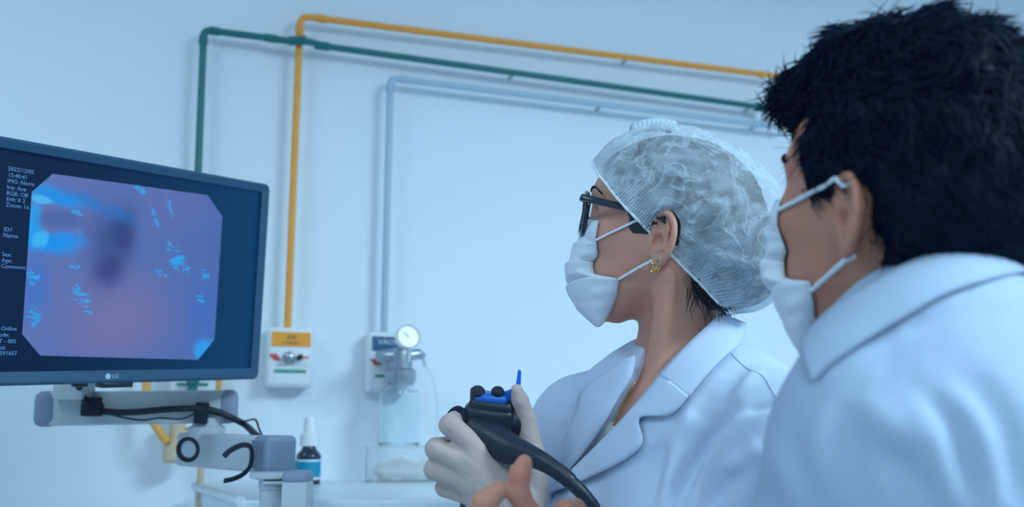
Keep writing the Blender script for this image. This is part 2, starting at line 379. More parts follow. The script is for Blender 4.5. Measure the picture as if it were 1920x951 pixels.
def mix(fac, A, B):
    n = node('ShaderNodeMix', data_type='RGBA')
    L.new(fac, n.inputs['Factor'])
    for k, q in (('A', A), ('B', B)):
        if isinstance(q, tuple): n.inputs[k].default_value = (*q, 1)
        else: L.new(q, n.inputs[k])
    return n.outputs['Result']
def scale(f, k): return math_('MULTIPLY', f, k)
sp = node('ShaderNodeSeparateXYZ'); L.new(tc.outputs['Object'], sp.inputs[0])
gx_ = node('ShaderNodeMapRange'); L.new(sp.outputs['X'], gx_.inputs[0]); x0, x1 = scr(50, 500)[0], scr(415, 500)[0]; gx_.inputs[1].default_value = x0; gx_.inputs[2].default_value = x1
col = mix(gx_.outputs[0], srgb(98, 119, 184), srgb(76, 110, 182))
col = mix(scale(blob(230, 590, .09, .07, 0, 1), .8), col, srgb(118, 116, 172))
col = mix(scale(blob(190, 640, .05, .03, 0, 1), .2), col, srgb(132, 114, 172))
col = mix(scale(blob(330, 380, .07, .05, 0, 1), .6), col, srgb(102, 114, 180))
col = mix(scale(blob(150, 400, .035, .02, 0, .9), .5), col, srgb(96, 110, 170))
col = mix(scale(blob(380, 590, .03, .06, 0, .9), .6), col, srgb(62, 112, 200))
col = mix(scale(blob(210, 455, .042, .065, .15, 1), .75), col, srgb(50, 74, 136))
col = mix(scale(blob(232, 440, .022, .034, .2, .9), .7), col, srgb(46, 64, 122))
col = mix(scale(blob(205, 508, .026, .022, 0, .9), .75), col, srgb(52, 58, 122))
col = mix(scale(blob(108, 365, .062, .014, .12, .8), .92), col, srgb(20, 150, 240))
col = mix(scale(blob(190, 385, .07, .012, .35, .9), .6), col, srgb(40, 120, 205))
col = mix(scale(blob(90, 455, .055, .016, -.05, .7), .95), col, srgb(10, 150, 245))
col = mix(scale(blob(66, 420, .012, .04, 0, .7), .95), col, srgb(30, 165, 250))
col = mix(scale(blob(115, 412, .035, .014, 0, .7), .9), col, srgb(78, 104, 172))
col = mix(scale(blob(74, 448, .010, .016, .5, .5), .8), col, srgb(70, 190, 255))
col = mix(scale(blob(80, 372, .018, .006, .1, .5), .8), col, srgb(80, 195, 255))
col = mix(scale(blob(382, 655, .018, .02, -.6, .7), .95), col, srgb(40, 165, 250))
col = mix(scale(blob(60, 540, .025, .05, 0, .9), .6), col, srgb(52, 120, 215))
# wet glints: fine noise kept inside a few areas
gn_ = node('ShaderNodeTexNoise'); gn_.inputs['Scale'].default_value = 75; gn_.inputs['Detail'].default_value = 3; gn_.inputs['Distortion'].default_value = 1.4
gmp = node('ShaderNodeMapping'); gmp.inputs['Rotation'].default_value = (0, .6, 0); gmp.inputs['Scale'].default_value = (.7, 1, 1.7); L.new(tc.outputs['Object'], gmp.inputs[0]); L.new(gmp.outputs[0], gn_.inputs[0])
area = None
for a in ((330, 485, .016, .030, .55, .7), (345, 500, .022, .010, .6, .7), (318, 465, .006, .016, .2, .6), (385, 515, .012, .010, .6, .6), (318, 385, .004, .026, .35, .6), (290, 405, .004, .024, .45, .6), (262, 355, .018, .006, .5, .6), (65, 590, .016, .018, 0, .7), (62, 520, .014, .014, 0, .7), (150, 550, .028, .008, .7, .6), (155, 575, .025, .006, .5, .6), (300, 512, .018, .005, .4, .6), (145, 400, .012, .005, .3, .6), (148, 437, .012, .006, .3, .6), (375, 560, .015, .006, .5, .7), (140, 500, .012, .005, .3, .6)):
    f = blob(*a, vec=tc.outputs['Object']); area = f if area is None else math_('MAXIMUM', area, f)
gl = node('ShaderNodeMapRange', interpolation_type='SMOOTHSTEP'); L.new(math_('MULTIPLY_ADD', area, .22, gn_.outputs['Fac']), gl.inputs[0]); gl.inputs[1].default_value = .66; gl.inputs[2].default_value = .78
col = mix(math_('MULTIPLY', gl.outputs[0], math_('MINIMUM', scale(area, 1.6), .9)), col, srgb(40, 170, 248))
L.new(col, b.inputs['Emission Color']); b.inputs['Emission Strength'].default_value = .8
b.inputs['Specular IOR Level'].default_value = .15
MB().prism(octo, .0008, XZ, .0048).build('picture', 'endoscope_picture', tm, False)
mat('screen_text', (.02, .05, .08), .4, emit=srgb(70, 120, 175), estr=1)
mat('screen_text_green', (.02, .05, .04), .4, emit=srgb(40, 130, 110), estr=1)
def stext(s, px, py, size, m='screen_text', al='LEFT'):
    x, z = scr(px, py)
    text(s, size, frame((x, -.0053, z), (1, 0, 0), (0, 0, 1), (0, -1, 0)), m, tm, align=al)
TS = .0078
for s, px, py in (('2022/12/02', 15, 316), ('15:40:41', 15, 328), ('IMG: Norm', 14, 339), ('Iris: Ave', 13, 351), ('RGB: Off', 12, 362), ('Enh: 0 2', 12, 373), ('Zoom: 1x', 11, 384), ('ID:', 7, 430), ('Name:', 6, 441), ('Sex:', 4, 477), ('Age:', 3, 488), ('Comment:', 2, 499)):
    stext(s, px, py, TS)
stext('1', 19, 430, TS, 'screen_text_green')
for s, px, py in (('S: Online', -9, 616), ('mode:', -10, 628), ('MT - 005', -11, 640), ('total:', -12, 652), ('57591657', -12, 663)):
    stext(s, px, py, TS)
# logo on the lower bezel
mat('logo_grey', (.45, .55, .66), .4, var=.02)
mp0b = MC - MMn[:3, 1] * .0155
def bez(px, py):
    p = hit(px, py, mp0b, mn) - MC; return float(np.dot(p, MMn[:3, 0])), float(np.dot(p, MMn[:3, 2]))
lx, lz = bez(208, 706)
MB().lathe([(0, 0), (.0042, 0), (.0042, .0006), (0, .0006)], frame((lx - .004, -.0142, lz), (1, 0, 0), (0, 0, 1), (0, -1, 0)), 24).build('logo_disc', 'logo_grey', tm)
text('LG', .0088, frame((lx + .0075, -.0146, lz), (1, 0, 0), (0, 0, 1), (0, -1, 0)), 'logo_grey', tm, 'logo_lettering')
MB().box((.05, .02, .008), Matrix.Translation((0.004, -.002, -MH - .003)), .002).build('button_strip', 'monitor_dark', tm)
MB().box((.02, .012, .006), Matrix.Translation((-.05, -.002, -MH - .002)), .002).build('stand_catch', 'monitor_dark', tm)

# ------------------------------------------------------------------ monitor arm
ta = thing('monitor_mount', 'pale grey jointed monitor mount standing on a pole beside the cart', 'monitor mount', W(508, 951, 1.46))
def beam_m(a, b, up=ZZ):
    x = nrm(b - a); y = nrm(np.cross(up, x)); z = np.cross(x, y); return frame((a + b) / 2, x, y, z), np.linalg.norm(b - a)
ua, ub = W(66, 767.5, 1.56), W(446, 762.5, 1.66)
bmx, bl = beam_m(ua, ub)
MB().box((bl - .045, .05, .055), bmx, .004, 2).build('upper_beam', 'arm_paint', ta)
for s, px in ((-1, 0), (1, 1)):
    MB().box((.036, .054, .0575), bmx @ Matrix.Translation((s * (bl / 2 - .018), 0, 0)), .013, 4).build('beam_end_cap', 'arm_cap', ta)
la, lb = W(352, 842, 1.66), W(531, 853, 1.47)
lmx, ll = beam_m(la, lb)
MB().box((ll - .03, .05, .0555), lmx @ Matrix.Translation((-.012, 0, 0)), .006, 3).build('lower_beam', 'arm_paint', ta)
ec = MB().box((.045, .054, .058), lmx @ Matrix.Translation((ll / 2 - .0225, 0, 0)), .009, 3)
for k in range(9): ec.box((.0018, .0575, .042), lmx @ Matrix.Translation((ll / 2 - .043 + k * .0042, 0, 0)))
for k in range(9): ec.box((.0015, .0022, .040), lmx @ Matrix.Translation((ll / 2, -.02 + k * .005, 0)))
ec.build('ribbed_end_cap', 'arm_cap', ta)
jc = W(388, 806, 1.625)
MB().lathe([(0, -.02), (.028, -.02), (.030, -.016), (.030, .004), (.024, .008), (.024, .02), (0, .02)], Matrix.Translation(Vector(jc)), 28).build('elbow_joint', 'arm_paint', ta)
pc = W(512, 891, 1.41)
MB().lathe([(0, .004), (.033, .004), (.034, .0), (.033, -.004), (.02, -.007), (.02, -.02), (0, -.02)], Matrix.Translation(Vector(pc)), 32).build('bearing_disc', 'arm_paint', ta)
pb = np.array([pc[0], pc[1], 0])
MB().tube([pb, pc - ZZ * .008], .018, 24).build('pole', 'arm_paint', ta)
br = W(558, 924, 1.37)
MB().box((.036, .05, .09), Matrix.Translation(Vector(br - ZZ * .028)), .004).build('clamp_block', 'arm_paint', ta)
MB().box((.037, .052, .018), Matrix.Translation(Vector(br + ZZ * .022)), .007, 3).build('clamp_cap', 'arm_cap', ta)
MB().box((.06, .02, .004), Matrix.Translation(Vector((pc + br) / 2 + ZZ * .002))).build('clamp_plate', 'arm_paint', ta)
MB().lathe([(0, 0), (.006, 0), (.006, .012), (.0075, .013), (.0075, .02), (0, .021)], frame(W(526, 943, 1.37), (1, 0, 0), (0, 0, 1), (0, -1, 0)), 16).build('clamp_screw', 'steel', ta)
vm = W(140, 722, 1.56)
MB().box((.05, .05, .05), Matrix.Translation(Vector(vm)), .005).build('tilt_bracket', 'arm_paint', ta)
MB().tube([vm, vm + ZZ * .1 + np.array([.0, .03, 0])], .016, 16).build('tilt_post', 'arm_paint', ta)
# cables along the arm
tcb = thing('cable_bundle', 'black cable bundle clipped along the upper arm under the monitor', 'cable', W(172, 766, 1.53))
bd = lambda px, py: W(px, py, 1.56 + (px - 66) / 380 * .1 - .042)
MB().tube(spline([W(143, 705, 1.5), bd(150, 730), bd(160, 752), bd(172, 764), bd(200, 772), bd(250, 773), bd(310, 768), bd(365, 766), bd(400, 770), bd(430, 782), bd(458, 796), W(482, 818, 1.53)], 8), .0055, 12).build('thick_cable', 'cable_black', tcb)
MB().tube(spline([bd(185, 769), bd(210, 778), bd(262, 788), bd(300, 784), bd(340, 786), bd(372, 774), bd(400, 777), bd(425, 783), bd(455, 790), W(478, 787, 1.53), W(486, 805, 1.53), W(492, 818, 1.53)], 8), .0016, 8).build('thin_cable', 'cable_black', tcb)
MB().box((.033, .018, .022), Matrix.Translation(Vector(bd(173, 768))), .004).box((.022, .012, .012), Matrix.Translation(Vector(bd(177, 752))), .002).build('cable_clip', 'strap_black', tcb)
MB().box((.022, .012, .036), Matrix.Translation(Vector(bd(378, 775))) @ Matrix.Rotation(.06, 4, 'Y'), .003).build('cable_clip', 'strap_black', tcb)
# hook and loop straps on the lower arm
def strap(name, label, pts, loc, w, th=.0016, closed=False, wdir=None):
    o = MB().tube(spline(pts, 8, closed), 1, 8, True, closed, flat=(w, th, wdir)).build(name, 'strap_black', None)
    return tag(o, label, 'strap', 'straps on the lower arm')
lf = np.array(lmx)[:3, 1]; lf = -lf if np.dot(lf, CAM - la) < 0 else lf
ring = [W(353 + 18 * math.cos(a), 843 - 20 * math.sin(a), 1.55) for a in np.linspace(0, 2 * math.pi, 16, endpoint=False)]
strap('strap_loop', 'black strap closed in a round loop at the left end of the lower arm', ring, None, .0032, .0035, True, nrm(CAM - ring[0]))
hs = [W(420, 856, 1.43), W(432, 845, 1.44), W(450, 836, 1.45), W(464, 835, 1.46), W(471, 842, 1.465), W(472, 858, 1.46), W(468, 876, 1.455), W(455, 890, 1.445), W(438, 898, 1.44), W(420, 902, 1.43)]
strap('hanging_strap', 'black strap with loose ends hanging on the front of the lower arm', hs, None, .0042, .0016, False, nrm(CAM - hs[3]))
# ------------------------------------------------------------------ cart with white top
ZT = CAMZ - .105
def T(px, py): return hit(px, py, (0, 0, ZT), ZZ)
tcart = thing('equipment_cart', 'white equipment cart top behind the gloved hand', 'cart', (-.28, 1.7, 0))
poly = [(-.395, 1.44), (-.03, 1.44), (-.03, 1.97), (-.59, 1.97), (-.60, 1.90), (-.58, 1.80)]
I4 = Matrix.Identity(4)
MB().prism(poly, .03, I4, ZT - .03).build('tabletop', 'cart_white', tcart, False)
bvm = bpy.data.objects['tabletop'].modifiers.new('b', 'BEVEL'); bvm.width = .004; bvm.segments = 2
rl = [np.array((-.395, 1.44, ZT - .002)), np.array((-.58, 1.80, ZT - .002)), np.array((-.60, 1.90, ZT - .002)), np.array((-.59, 1.97, ZT - .002))]
MB().tube(round_path(rl, .03), .008, 12).build('edge_rail', 'cart_white', tcart)
for x, y in ((-.37, 1.50), (-.06, 1.50), (-.06, 1.93), (-.55, 1.93)):
    MB().box((.03, .03, ZT - .06), Matrix.Translation((x, y, (ZT - .06) / 2 + .03)), .003).build('post', 'cart_white', tcart)
    MB().lathe([(0, 0), (.03, 0), (.032, .01), (.03, .03), (0, .03)], Matrix.Translation((x, y, 0)), 16).build('caster', 'cable_black', tcart)
MB().box((.40, .44, .02), Matrix.Translation((-.26, 1.72, .75)), .004).build('shelf', 'cart_white', tcart)
MB().box((.40, .44, .02), Matrix.Translation((-.26, 1.72, .25)), .004).build('shelf', 'cart_white', tcart)
# ------------------------------------------------------------------ bottle on the cart
bp_ = T(577, 908); k = np.dot(bp_ - CAM, CF) / FPX           # metres per pixel there
bp_[2] = ZT
tb = thing('spray_bottle', 'small dark spray bottle with blue label and white cap on the cart', 'bottle', bp_)
Bm = Matrix.Translation(Vector(bp_)); r = 23 * k; 
MB().lathe([(0, 0), (r, 0), (r * 1.02, 2 * k), (r * .98, 5 * k), (r * .98, 46 * k), (r * 1.03, 50 * k), (r * 1.0, 54 * k), (r * .62, 64 * k), (r * .55, 68 * k), (r * .55, 74 * k), (0, 74 * k)], Bm, 32).build('body', 'bottle_dark', tb)
MB().lathe([(r * .985, 8 * k), (r * 1.0, 8 * k), (r * 1.0, 46 * k), (r * .985, 46 * k)], Bm, 32).build('label', 'bottle_label', tb)
MB().lathe([(r * .99, 42 * k), (r * 1.012, 42 * k), (r * 1.012, 45 * k), (r * .99, 45 * k)], Bm, 32).build('label_band', 'white_plastic', tb)
MB().lathe([(r * .99, 9 * k), (r * 1.012, 9 * k), (r * 1.012, 13 * k), (r * .99, 13 * k)], Bm, 32).build('label_band', 'white_plastic', tb)
MB().lathe([(0, 70 * k), (r * .76, 70 * k), (r * .78, 72 * k), (r * .74, 92 * k), (r * .5, 95 * k), (r * .5, 97 * k), (r * .46, 120 * k), (r * .4, 124 * k), (0, 124 * k)], Bm, 28).build('spray_cap', 'white_plastic', tb)
b2 = T(553, 900); b2[2] = ZT
MB().lathe([(0, 0), (.012, 0), (.0125, .002), (.0125, .028), (.010, .032), (.006, .034), (.006, .04), (0, .04)], Matrix.Translation(Vector(b2)), 20).build('small_vial', 'bottle_dark', None)
tag(bpy.data.objects['small_vial'], 'small black vial half hidden behind the spray bottle', 'vial')
# clear box with gauze
tp = T(755, 905); tp[2] = ZT; kk = np.dot(tp - CAM, CF) / FPX
w_, h_, d_ = 138 * kk, 66 * kk, .10
tx = thing('clear_box', 'clear plastic box with a pad of gauze on the cart', 'box', tp + np.array([0, .05, 0]))
q = MB(); cx, cy = tp[0], tp[1] + .05
for s in (-1, 1):
    q.box((w_, .002, h_), Matrix.Translation((cx, cy + s * d_ / 2, ZT + h_ / 2 + .001))); q.box((.002, d_, h_), Matrix.Translation((cx + s * w_ / 2, cy, ZT + h_ / 2 + .001)))
q.box((w_, d_, .002), Matrix.Translation((cx, cy, ZT + .0015))); q.box((w_ + .01, .004, .004), Matrix.Translation((cx, cy - d_ / 2, ZT + h_))); q.build('box_walls', 'clear_plastic', tx, False)
# gauze heap
bm = bmesh.new(); bmesh.ops.create_icosphere(bm, subdivisions=4, radius=1)
for v in bm.verts:
    c = v.co.copy(); n_ = math.sin(c.x * 7 + c.z * 3) * .08 + math.sin(c.y * 9 + c.x * 5) * .07 + math.sin(c.z * 11) * .05
    v.co = Vector((c.x * w_ * .42 * (1 + n_), c.y * d_ * .38 * (1 + n_), max(0, c.z + .25) * .034 * (1 + n_)))
bm.transform(Matrix.Translation((cx, cy, ZT + .0035))); q = MB(); q._bm(bm, None); tag(q.build('gauze_pad', 'gauze', None, autos=0), 'crumpled white gauze pad inside the clear box', 'gauze')
# hoses behind the arm
def hose(name, label, pts, r, m): return tag(MB().tube(spline(pts, 8), r, 12).build(name, m, None), label, 'hose')
hose('air_hose', 'short orange hose piece behind the arm, below the hidden outlet box', [wall(275, 700, .05), wall(275, 740, .07), W(282, 780, 1.92), W(297, 806, 1.9), W(313, 830, 1.9)], .0085, 'hose_orange')
hose('beige_hose', 'beige hose hanging beside the cart edge below the lower arm', [W(377, 845, 1.80), W(377, 880, 1.74), W(374, 920, 1.70), W(372, 970, 1.70), W(374, 1060, 1.72)], .0062, 'hose_beige')
hose('coupling_hose', 'orange hose end hanging from the hidden outlet box near the monitor edge', [wall(411, 690, .03), wall(411, 720, .035), wall(410, 742, .035), wall(405, 770, .03)], .006, 'hose_orange')
to = thing('gas_flow_meter', 'beige and white plug with green knob below the hidden outlet box', 'flow meter', wall(345, 860, .1))
fcx = wall(362, 745, .075)
MB().lathe([(0, -.016), (.011, -.016), (.013, -.01), (.009, 0), (.013, .01), (.011, .016), (0, .016)], Matrix.Translation(Vector(wall(361, 727, .085))), 20).build('green_knob', 'green_paint', to)
MB().tube([fcx + ZZ * .0, fcx - ZZ * .05, fcx - ZZ * .06], [.01, .01, .02], 16).build('stem', 'white_plastic', to)
MB().lathe([(0, -.035), (.025, -.035), (.03, -.028), (.03, .0), (.02, .012), (.02, .05), (.014, .055), (0, .055)], Matrix.Translation(Vector(wall(335, 835, .07))), 24).build('cup', 'hose_beige', to)
# ------------------------------------------------------------------ implicit-surface toolkit (smooth unions, meshed with surface nets)
def rcone(a, b, r1, r2):
    a = np.array(a, float); b = np.array(b, float); ba = b - a; L2 = float(ba @ ba) + 1e-12; R_ = max(r1, r2)
    def f(X, Y, Z):
        px, py, pz = X - a[0], Y - a[1], Z - a[2]
        t = np.clip((px * ba[0] + py * ba[1] + pz * ba[2]) / L2, 0, 1)
        return np.sqrt((px - t * ba[0]) ** 2 + (py - t * ba[1]) ** 2 + (pz - t * ba[2]) ** 2) - (r1 + (r2 - r1) * t)
    return np.minimum(a, b) - R_, np.maximum(a, b) + R_, f
def ell(c, r, ax=np.eye(3)):
    c = np.array(c, float); ax = np.array(ax, float); R_ = np.sqrt(sum((ax[i] * r[i]) ** 2 for i in range(3)))
    def f(X, Y, Z):
        px, py, pz = X - c[0], Y - c[1], Z - c[2]
        q = [(px * ax[i][0] + py * ax[i][1] + pz * ax[i][2]) / r[i] for i in range(3)]
        k0 = np.sqrt(q[0] ** 2 + q[1] ** 2 + q[2] ** 2) + 1e-9
        k1 = np.sqrt((q[0] / r[0]) ** 2 + (q[1] / r[1]) ** 2 + (q[2] / r[2]) ** 2) + 1e-9
        return k0 * (k0 - 1) / k1
    return c - R_, c + R_, f
def axis(lo, hi, coarse, fine=()):
    o = [lo]
    while o[-1] < hi:
        x = o[-1]; st = coarse
        for a, b, s in fine:
            if a <= x < b: st = min(st, s)
            elif x < a: st = min(st, max(s, (a - x) * .5 + s * .5))
        o.append(x + st)
    return np.array(o)
class Field:
    def __init__(s, xs, ys, zs):
        s.ax = [xs, ys, zs]; s.D = np.full((len(xs), len(ys), len(zs)), .3, np.float32)
    def sl(s, lo, hi):
        o = []
        for k in range(3):
            i0 = max(0, np.searchsorted(s.ax[k], lo[k]) - 1); i1 = min(len(s.ax[k]), np.searchsorted(s.ax[k], hi[k]) + 1); o.append(slice(i0, max(i0, i1)))
        return tuple(o)
    def xyz(s, q): return [s.ax[k][q[k]].astype(np.float32).reshape([-1 if j == k else 1 for j in range(3)]) for k in range(3)]
    def add(s, prim, k=.01, off=0):
        lo, hi, f = prim; m = k + .02 + abs(off); q = s.sl(lo - m, hi + m)
        if min(b.stop - b.start for b in q) < 1: return
        d = f(*s.xyz(q)) - off; a = s.D[q]
        h = np.clip(.5 + .5 * (a - d) / k, 0, 1); s.D[q] = a + (d - a) * h - k * h * (1 - h)
    def cut(s, prim, k=.004):
        lo, hi, f = prim; q = s.sl(lo - .03, hi + .03); d = -f(*s.xyz(q)); a = s.D[q]
        h = np.clip(.5 - .5 * (a - d) / k, 0, 1); s.D[q] = a + (d - a) * h + k * h * (1 - h)
    def mesh(s):
        D = s.D; ins = D < 0; nx, ny, nz = D.shape
        cnt = np.zeros((nx - 1, ny - 1, nz - 1), np.int8)
        for i in (0, 1):
            for j in (0, 1):
                for k in (0, 1): cnt += ins[i:nx - 1 + i, j:ny - 1 + j, k:nz - 1 + k]
        act = (cnt > 0) & (cnt < 8); I, J, K = np.nonzero(act); n = len(I)
        idx = np.full(act.shape, -1, np.int32); idx[I, J, K] = np.arange(n)
        cor = [(i, j, k) for i in (0, 1) for j in (0, 1) for k in (0, 1)]
        val = {c: D[I + c[0], J + c[1], K + c[2]] for c in cor}; acc = np.zeros((n, 3)); num = np.zeros(n)
        for c in cor:
            for a in range(3):
                if c[a]: continue
                e = list(c); e[a] = 1; e = tuple(e); A, B = val[c], val[e]; m = (A < 0) != (B < 0)
                t = np.where(m, A / np.where(m, A - B, 1), 0); p = np.empty((n, 3)); p[:] = c; p[:, a] += t
                acc += p * m[:, None]; num += m
        acc /= num[:, None]; V = np.empty((n, 3))
        for a, ii in enumerate((I, J, K)):
            x = s.ax[a]; V[:, a] = x[ii] + acc[:, a] * (x[ii + 1] - x[ii])
        Q = []
        for a in range(3):
            s0 = [slice(None)] * 3; s1 = [slice(None)] * 3; s0[a] = slice(0, -1); s1[a] = slice(1, None)
            A, B = ins[tuple(s0)], ins[tuple(s1)]; b, c = (a + 1) % 3, (a + 2) % 3
            E = np.array(np.nonzero(A != B)); ok = (E[b] > 0) & (E[c] > 0) & (E[b] < D.shape[b] - 1) & (E[c] < D.shape[c] - 1); E = E[:, ok]
            fl = A[tuple(E)]
            def cell(db, dc):
                G = E.copy(); G[b] -= db; G[c] -= dc; return idx[tuple(G)]
            q = np.stack([cell(1, 1), cell(0, 1), cell(0, 0), cell(1, 0)], 1)
            q[~fl] = q[~fl][:, ::-1]; Q.append(q)
        Q = np.concatenate(Q); return V, Q[(Q >= 0).all(1)]
def normals(V, Q):
    n = np.cross(V[Q[:, 2]] - V[Q[:, 0]], V[Q[:, 3]] - V[Q[:, 1]]); N_ = np.zeros_like(V)
    for k in range(4): np.add.at(N_, Q[:, k], n)
    return N_ / (np.linalg.norm(N_, axis=1)[:, None] + 1e-12)
def relax(V, Q, it=2, lam=.5):
    for _ in range(it):
        A = np.zeros_like(V); c = np.zeros(len(V))
        for k in range(4):
            np.add.at(A, Q[:, k], V[Q[:, (k + 1) % 4]] + V[Q[:, (k - 1) % 4]]); np.add.at(c, Q[:, k], 2)
        V = V + lam * (A / c[:, None] - V)
    return V
def bvh(V, Q): return BVHTree.FromPolygons([tuple(p) for p in V.tolist()], Q.tolist())
def cast(tree, px, py):
    r = nrm(ray(px, py)); h = tree.ray_cast(Vector(CAM), Vector(r))
    return (np.array(h[0]), np.array(h[1])) if h[0] is not None else (None, None)
def castline(tree, pts, n=6):
    o = []
    for p in spline([(x, y, 0) for x, y in pts], n):
        h, _ = cast(tree, p[0], p[1])
        if h is not None: o.append(h)
    return o
def polydist(V, P):
    d = np.full(len(V), 1e9); tt = np.zeros(len(V)); n = len(P) - 1
    for i in range(n):
        a, b = P[i], P[i + 1]; ba = b - a; t = np.clip((V - a) @ ba / (ba @ ba + 1e-12), 0, 1)
        q = np.linalg.norm(V - a - t[:, None] * ba, axis=1); m = q < d; d[m] = q[m]; tt[m] = (i + t[m]) / n
    return d, tt
def fold(V, N_, P, w, amp, fade=True):
    if len(P) < 2: return V
    d, t = polydist(V, P); e = np.sin(np.clip(t, 0.02, .98) * math.pi) ** .6 if fade else 1
    return V + N_ * (amp * np.exp(-(d / w) ** 2) * e)[:, None]
def wob(V, s, seed=0):
    r = np.random.default_rng(seed); o = np.zeros(len(V))
    for k in range(7):
        w = r.normal(size=3) * s * (1 + .35 * k); o += np.sin(V @ w + r.uniform(0, 6.28)) / (1 + .3 * k)
    return o / 3
def strip(tree, A, B, nt=30, ns=8, lift=.006, roll=.004, name='lapel', m='coat', parent=None, th=.0016, edge=.002):
    """sheet lying on a surface between two edge lines"""
    def rs(P):
        s = spline([(x, y, 0) for x, y in P], 12); q = np.array(s)[:, :2]; l = np.r_[0, np.cumsum(np.linalg.norm(np.diff(q, axis=0), axis=1))]
        seg = np.linspace(0, 1, len(q)); t = np.linspace(0, 1, nt); return np.stack([np.interp(t, seg, q[:, 0]), np.interp(t, seg, q[:, 1])], 1)
    a, b = rs(A), rs(B); G = np.full((nt, ns, 3), np.nan); Nn = np.zeros((nt, ns, 3))
    for i in range(nt):
        for j in range(ns):
            p = a[i] + (b[i] - a[i]) * j / (ns - 1); h, n = cast(tree, p[0], p[1])
            if h is not None:
                s = j / (ns - 1); G[i, j] = h + n * (lift * (1 - s) + edge * s + roll * math.sin(math.pi * s)); Nn[i, j] = n
    for i in range(nt):
        ok = [j for j in range(ns) if not np.isnan(G[i, j, 0])]
        for j in range(ns):
            if ok and np.isnan(G[i, j, 0]):
                k = min(ok, key=lambda q: abs(q - j)); d = np.dot(G[i, k] - CAM, CF); p = a[i] + (b[i] - a[i]) * j / (ns - 1); G[i, j] = W(p[0], p[1], d + .004 * abs(j - k))
    rows = [i for i in range(nt) if not np.isnan(G[i]).any()]; G = G[rows]; nt = len(rows)
    for _ in range(3):
        H = G.copy(); H[1:-1] = .5 * G[1:-1] + .25 * (G[:-2] + G[2:]); G = H
    V = G.reshape(-1, 3); Q = np.array([(i * ns + j, i * ns + j + 1, (i + 1) * ns + j + 1, (i + 1) * ns + j) for i in range(nt - 1) for j in range(ns - 1)])
    nn = normals(V, Q)
    if np.mean(((CAM - V) * nn).sum(1)) < 0: Q = Q[:, ::-1]
    o = mesh_obj(name, V, Q, m, parent); sm = o.modifiers.new('s', 'SOLIDIFY'); sm.thickness = th; sm.offset = 1
    return o

# ------------------------------------------------------------------ people: materials
def skin_mat(name, base, blush):
    m = mat(name, base, .5, bump=.12, bscale=500, sss=.25); nt = m.node_tree; b = nt.nodes['Principled BSDF']
    tc = nt.nodes.new('ShaderNodeTexCoord'); nz = nt.nodes.new('ShaderNodeTexNoise'); nz.inputs['Scale'].default_value = 22; nz.inputs['Detail'].default_value = 6
    mr = nt.nodes.new('ShaderNodeMapRange'); mr.inputs[1].default_value = .38; mr.inputs[2].default_value = .68
    mx = nt.nodes.new('ShaderNodeMix'); mx.data_type = 'RGBA'; mx.inputs['A'].default_value = (*base, 1); mx.inputs['B'].default_value = (*blush, 1)
    nt.links.new(tc.outputs['Object'], nz.inputs[0]); nt.links.new(nz.outputs['Fac'], mr.inputs[0]); nt.links.new(mr.outputs[0], mx.inputs['Factor']); nt.links.new(mx.outputs['Result'], b.inputs['Base Color'])
skin_mat('skin_woman', (.62, .315, .225), (.68, .295, .215))
skin_mat('skin_man', (.53, .24, .155), (.60, .23, .15))
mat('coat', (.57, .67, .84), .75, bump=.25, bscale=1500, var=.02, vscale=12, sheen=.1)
mat('coat_man_shaded', (.36, .46, .60), .75, bump=.25, bscale=1500, var=.02, vscale=12, sheen=.1)  # white coat too; the weaker light on the man is put into this darker colour
mat('shirt_cream', (.74, .76, .70), .8, bump=.3, bscale=900, var=.03)
mat('trousers', (.55, .62, .7), .8, bump=.3, bscale=900, var=.03)
mat('shoe', (.6, .62, .65), .5, var=.05)
mat('hair_dark', (.004, .010, .028), .6, spec=.2, bump=.5, bscale=300, var=.3, vscale=60)
mat('hair_strand', (.005, .012, .032), .6, spec=.1, var=.4, vscale=80)
mat('hair_brown', (.030, .028, .034), .5, bump=.5, bscale=300, var=.4, vscale=40)
mat('glove', (.54, .42, .39), .55, bump=.2, bscale=300, var=.05, vscale=25, sss=.1)
mat('frame_black', (.008, .014, .03), .25, coat=.5, var=.1)
m = bpy.data.materials.new('lens'); m.use_nodes = True; MATS['lens'] = m; nt = m.node_tree
tr = nt.nodes.new('ShaderNodeBsdfTransparent'); tr.inputs[0].default_value = (.95, .98, 1, 1); gs = nt.nodes.new('ShaderNodeBsdfGlossy'); gs.inputs['Roughness'].default_value = .05; mx = nt.nodes.new('ShaderNodeMixShader'); mx.inputs[0].default_value = .06
nt.links.new(tr.outputs[0], mx.inputs[1]); nt.links.new(gs.outputs[0], mx.inputs[2]); nt.links.new(mx.outputs[0], nt.nodes['Material Output'].inputs[0])
mat('gold', (.80, .50, .16), .25, 1, var=.08, vscale=80)
mat('stud', (.12, .14, .15), .3, .8, var=.1)
mat('elastic', (.80, .86, .92), .7, bump=.3, bscale=900, var=.03)
mat('eye_white', (.65, .65, .68), .2, coat=.5, var=.05)
mat('iris', (.03, .025, .02), .15, coat=.8, var=.2)
mat('scope_black', (.010, .017, .032), .38, bump=.15, bscale=500, var=.15)
mat('scope_blue', (.01, .13, .52), .35, var=.08)
mat('scope_lever', (.005, .16, .78), .35, var=.08)

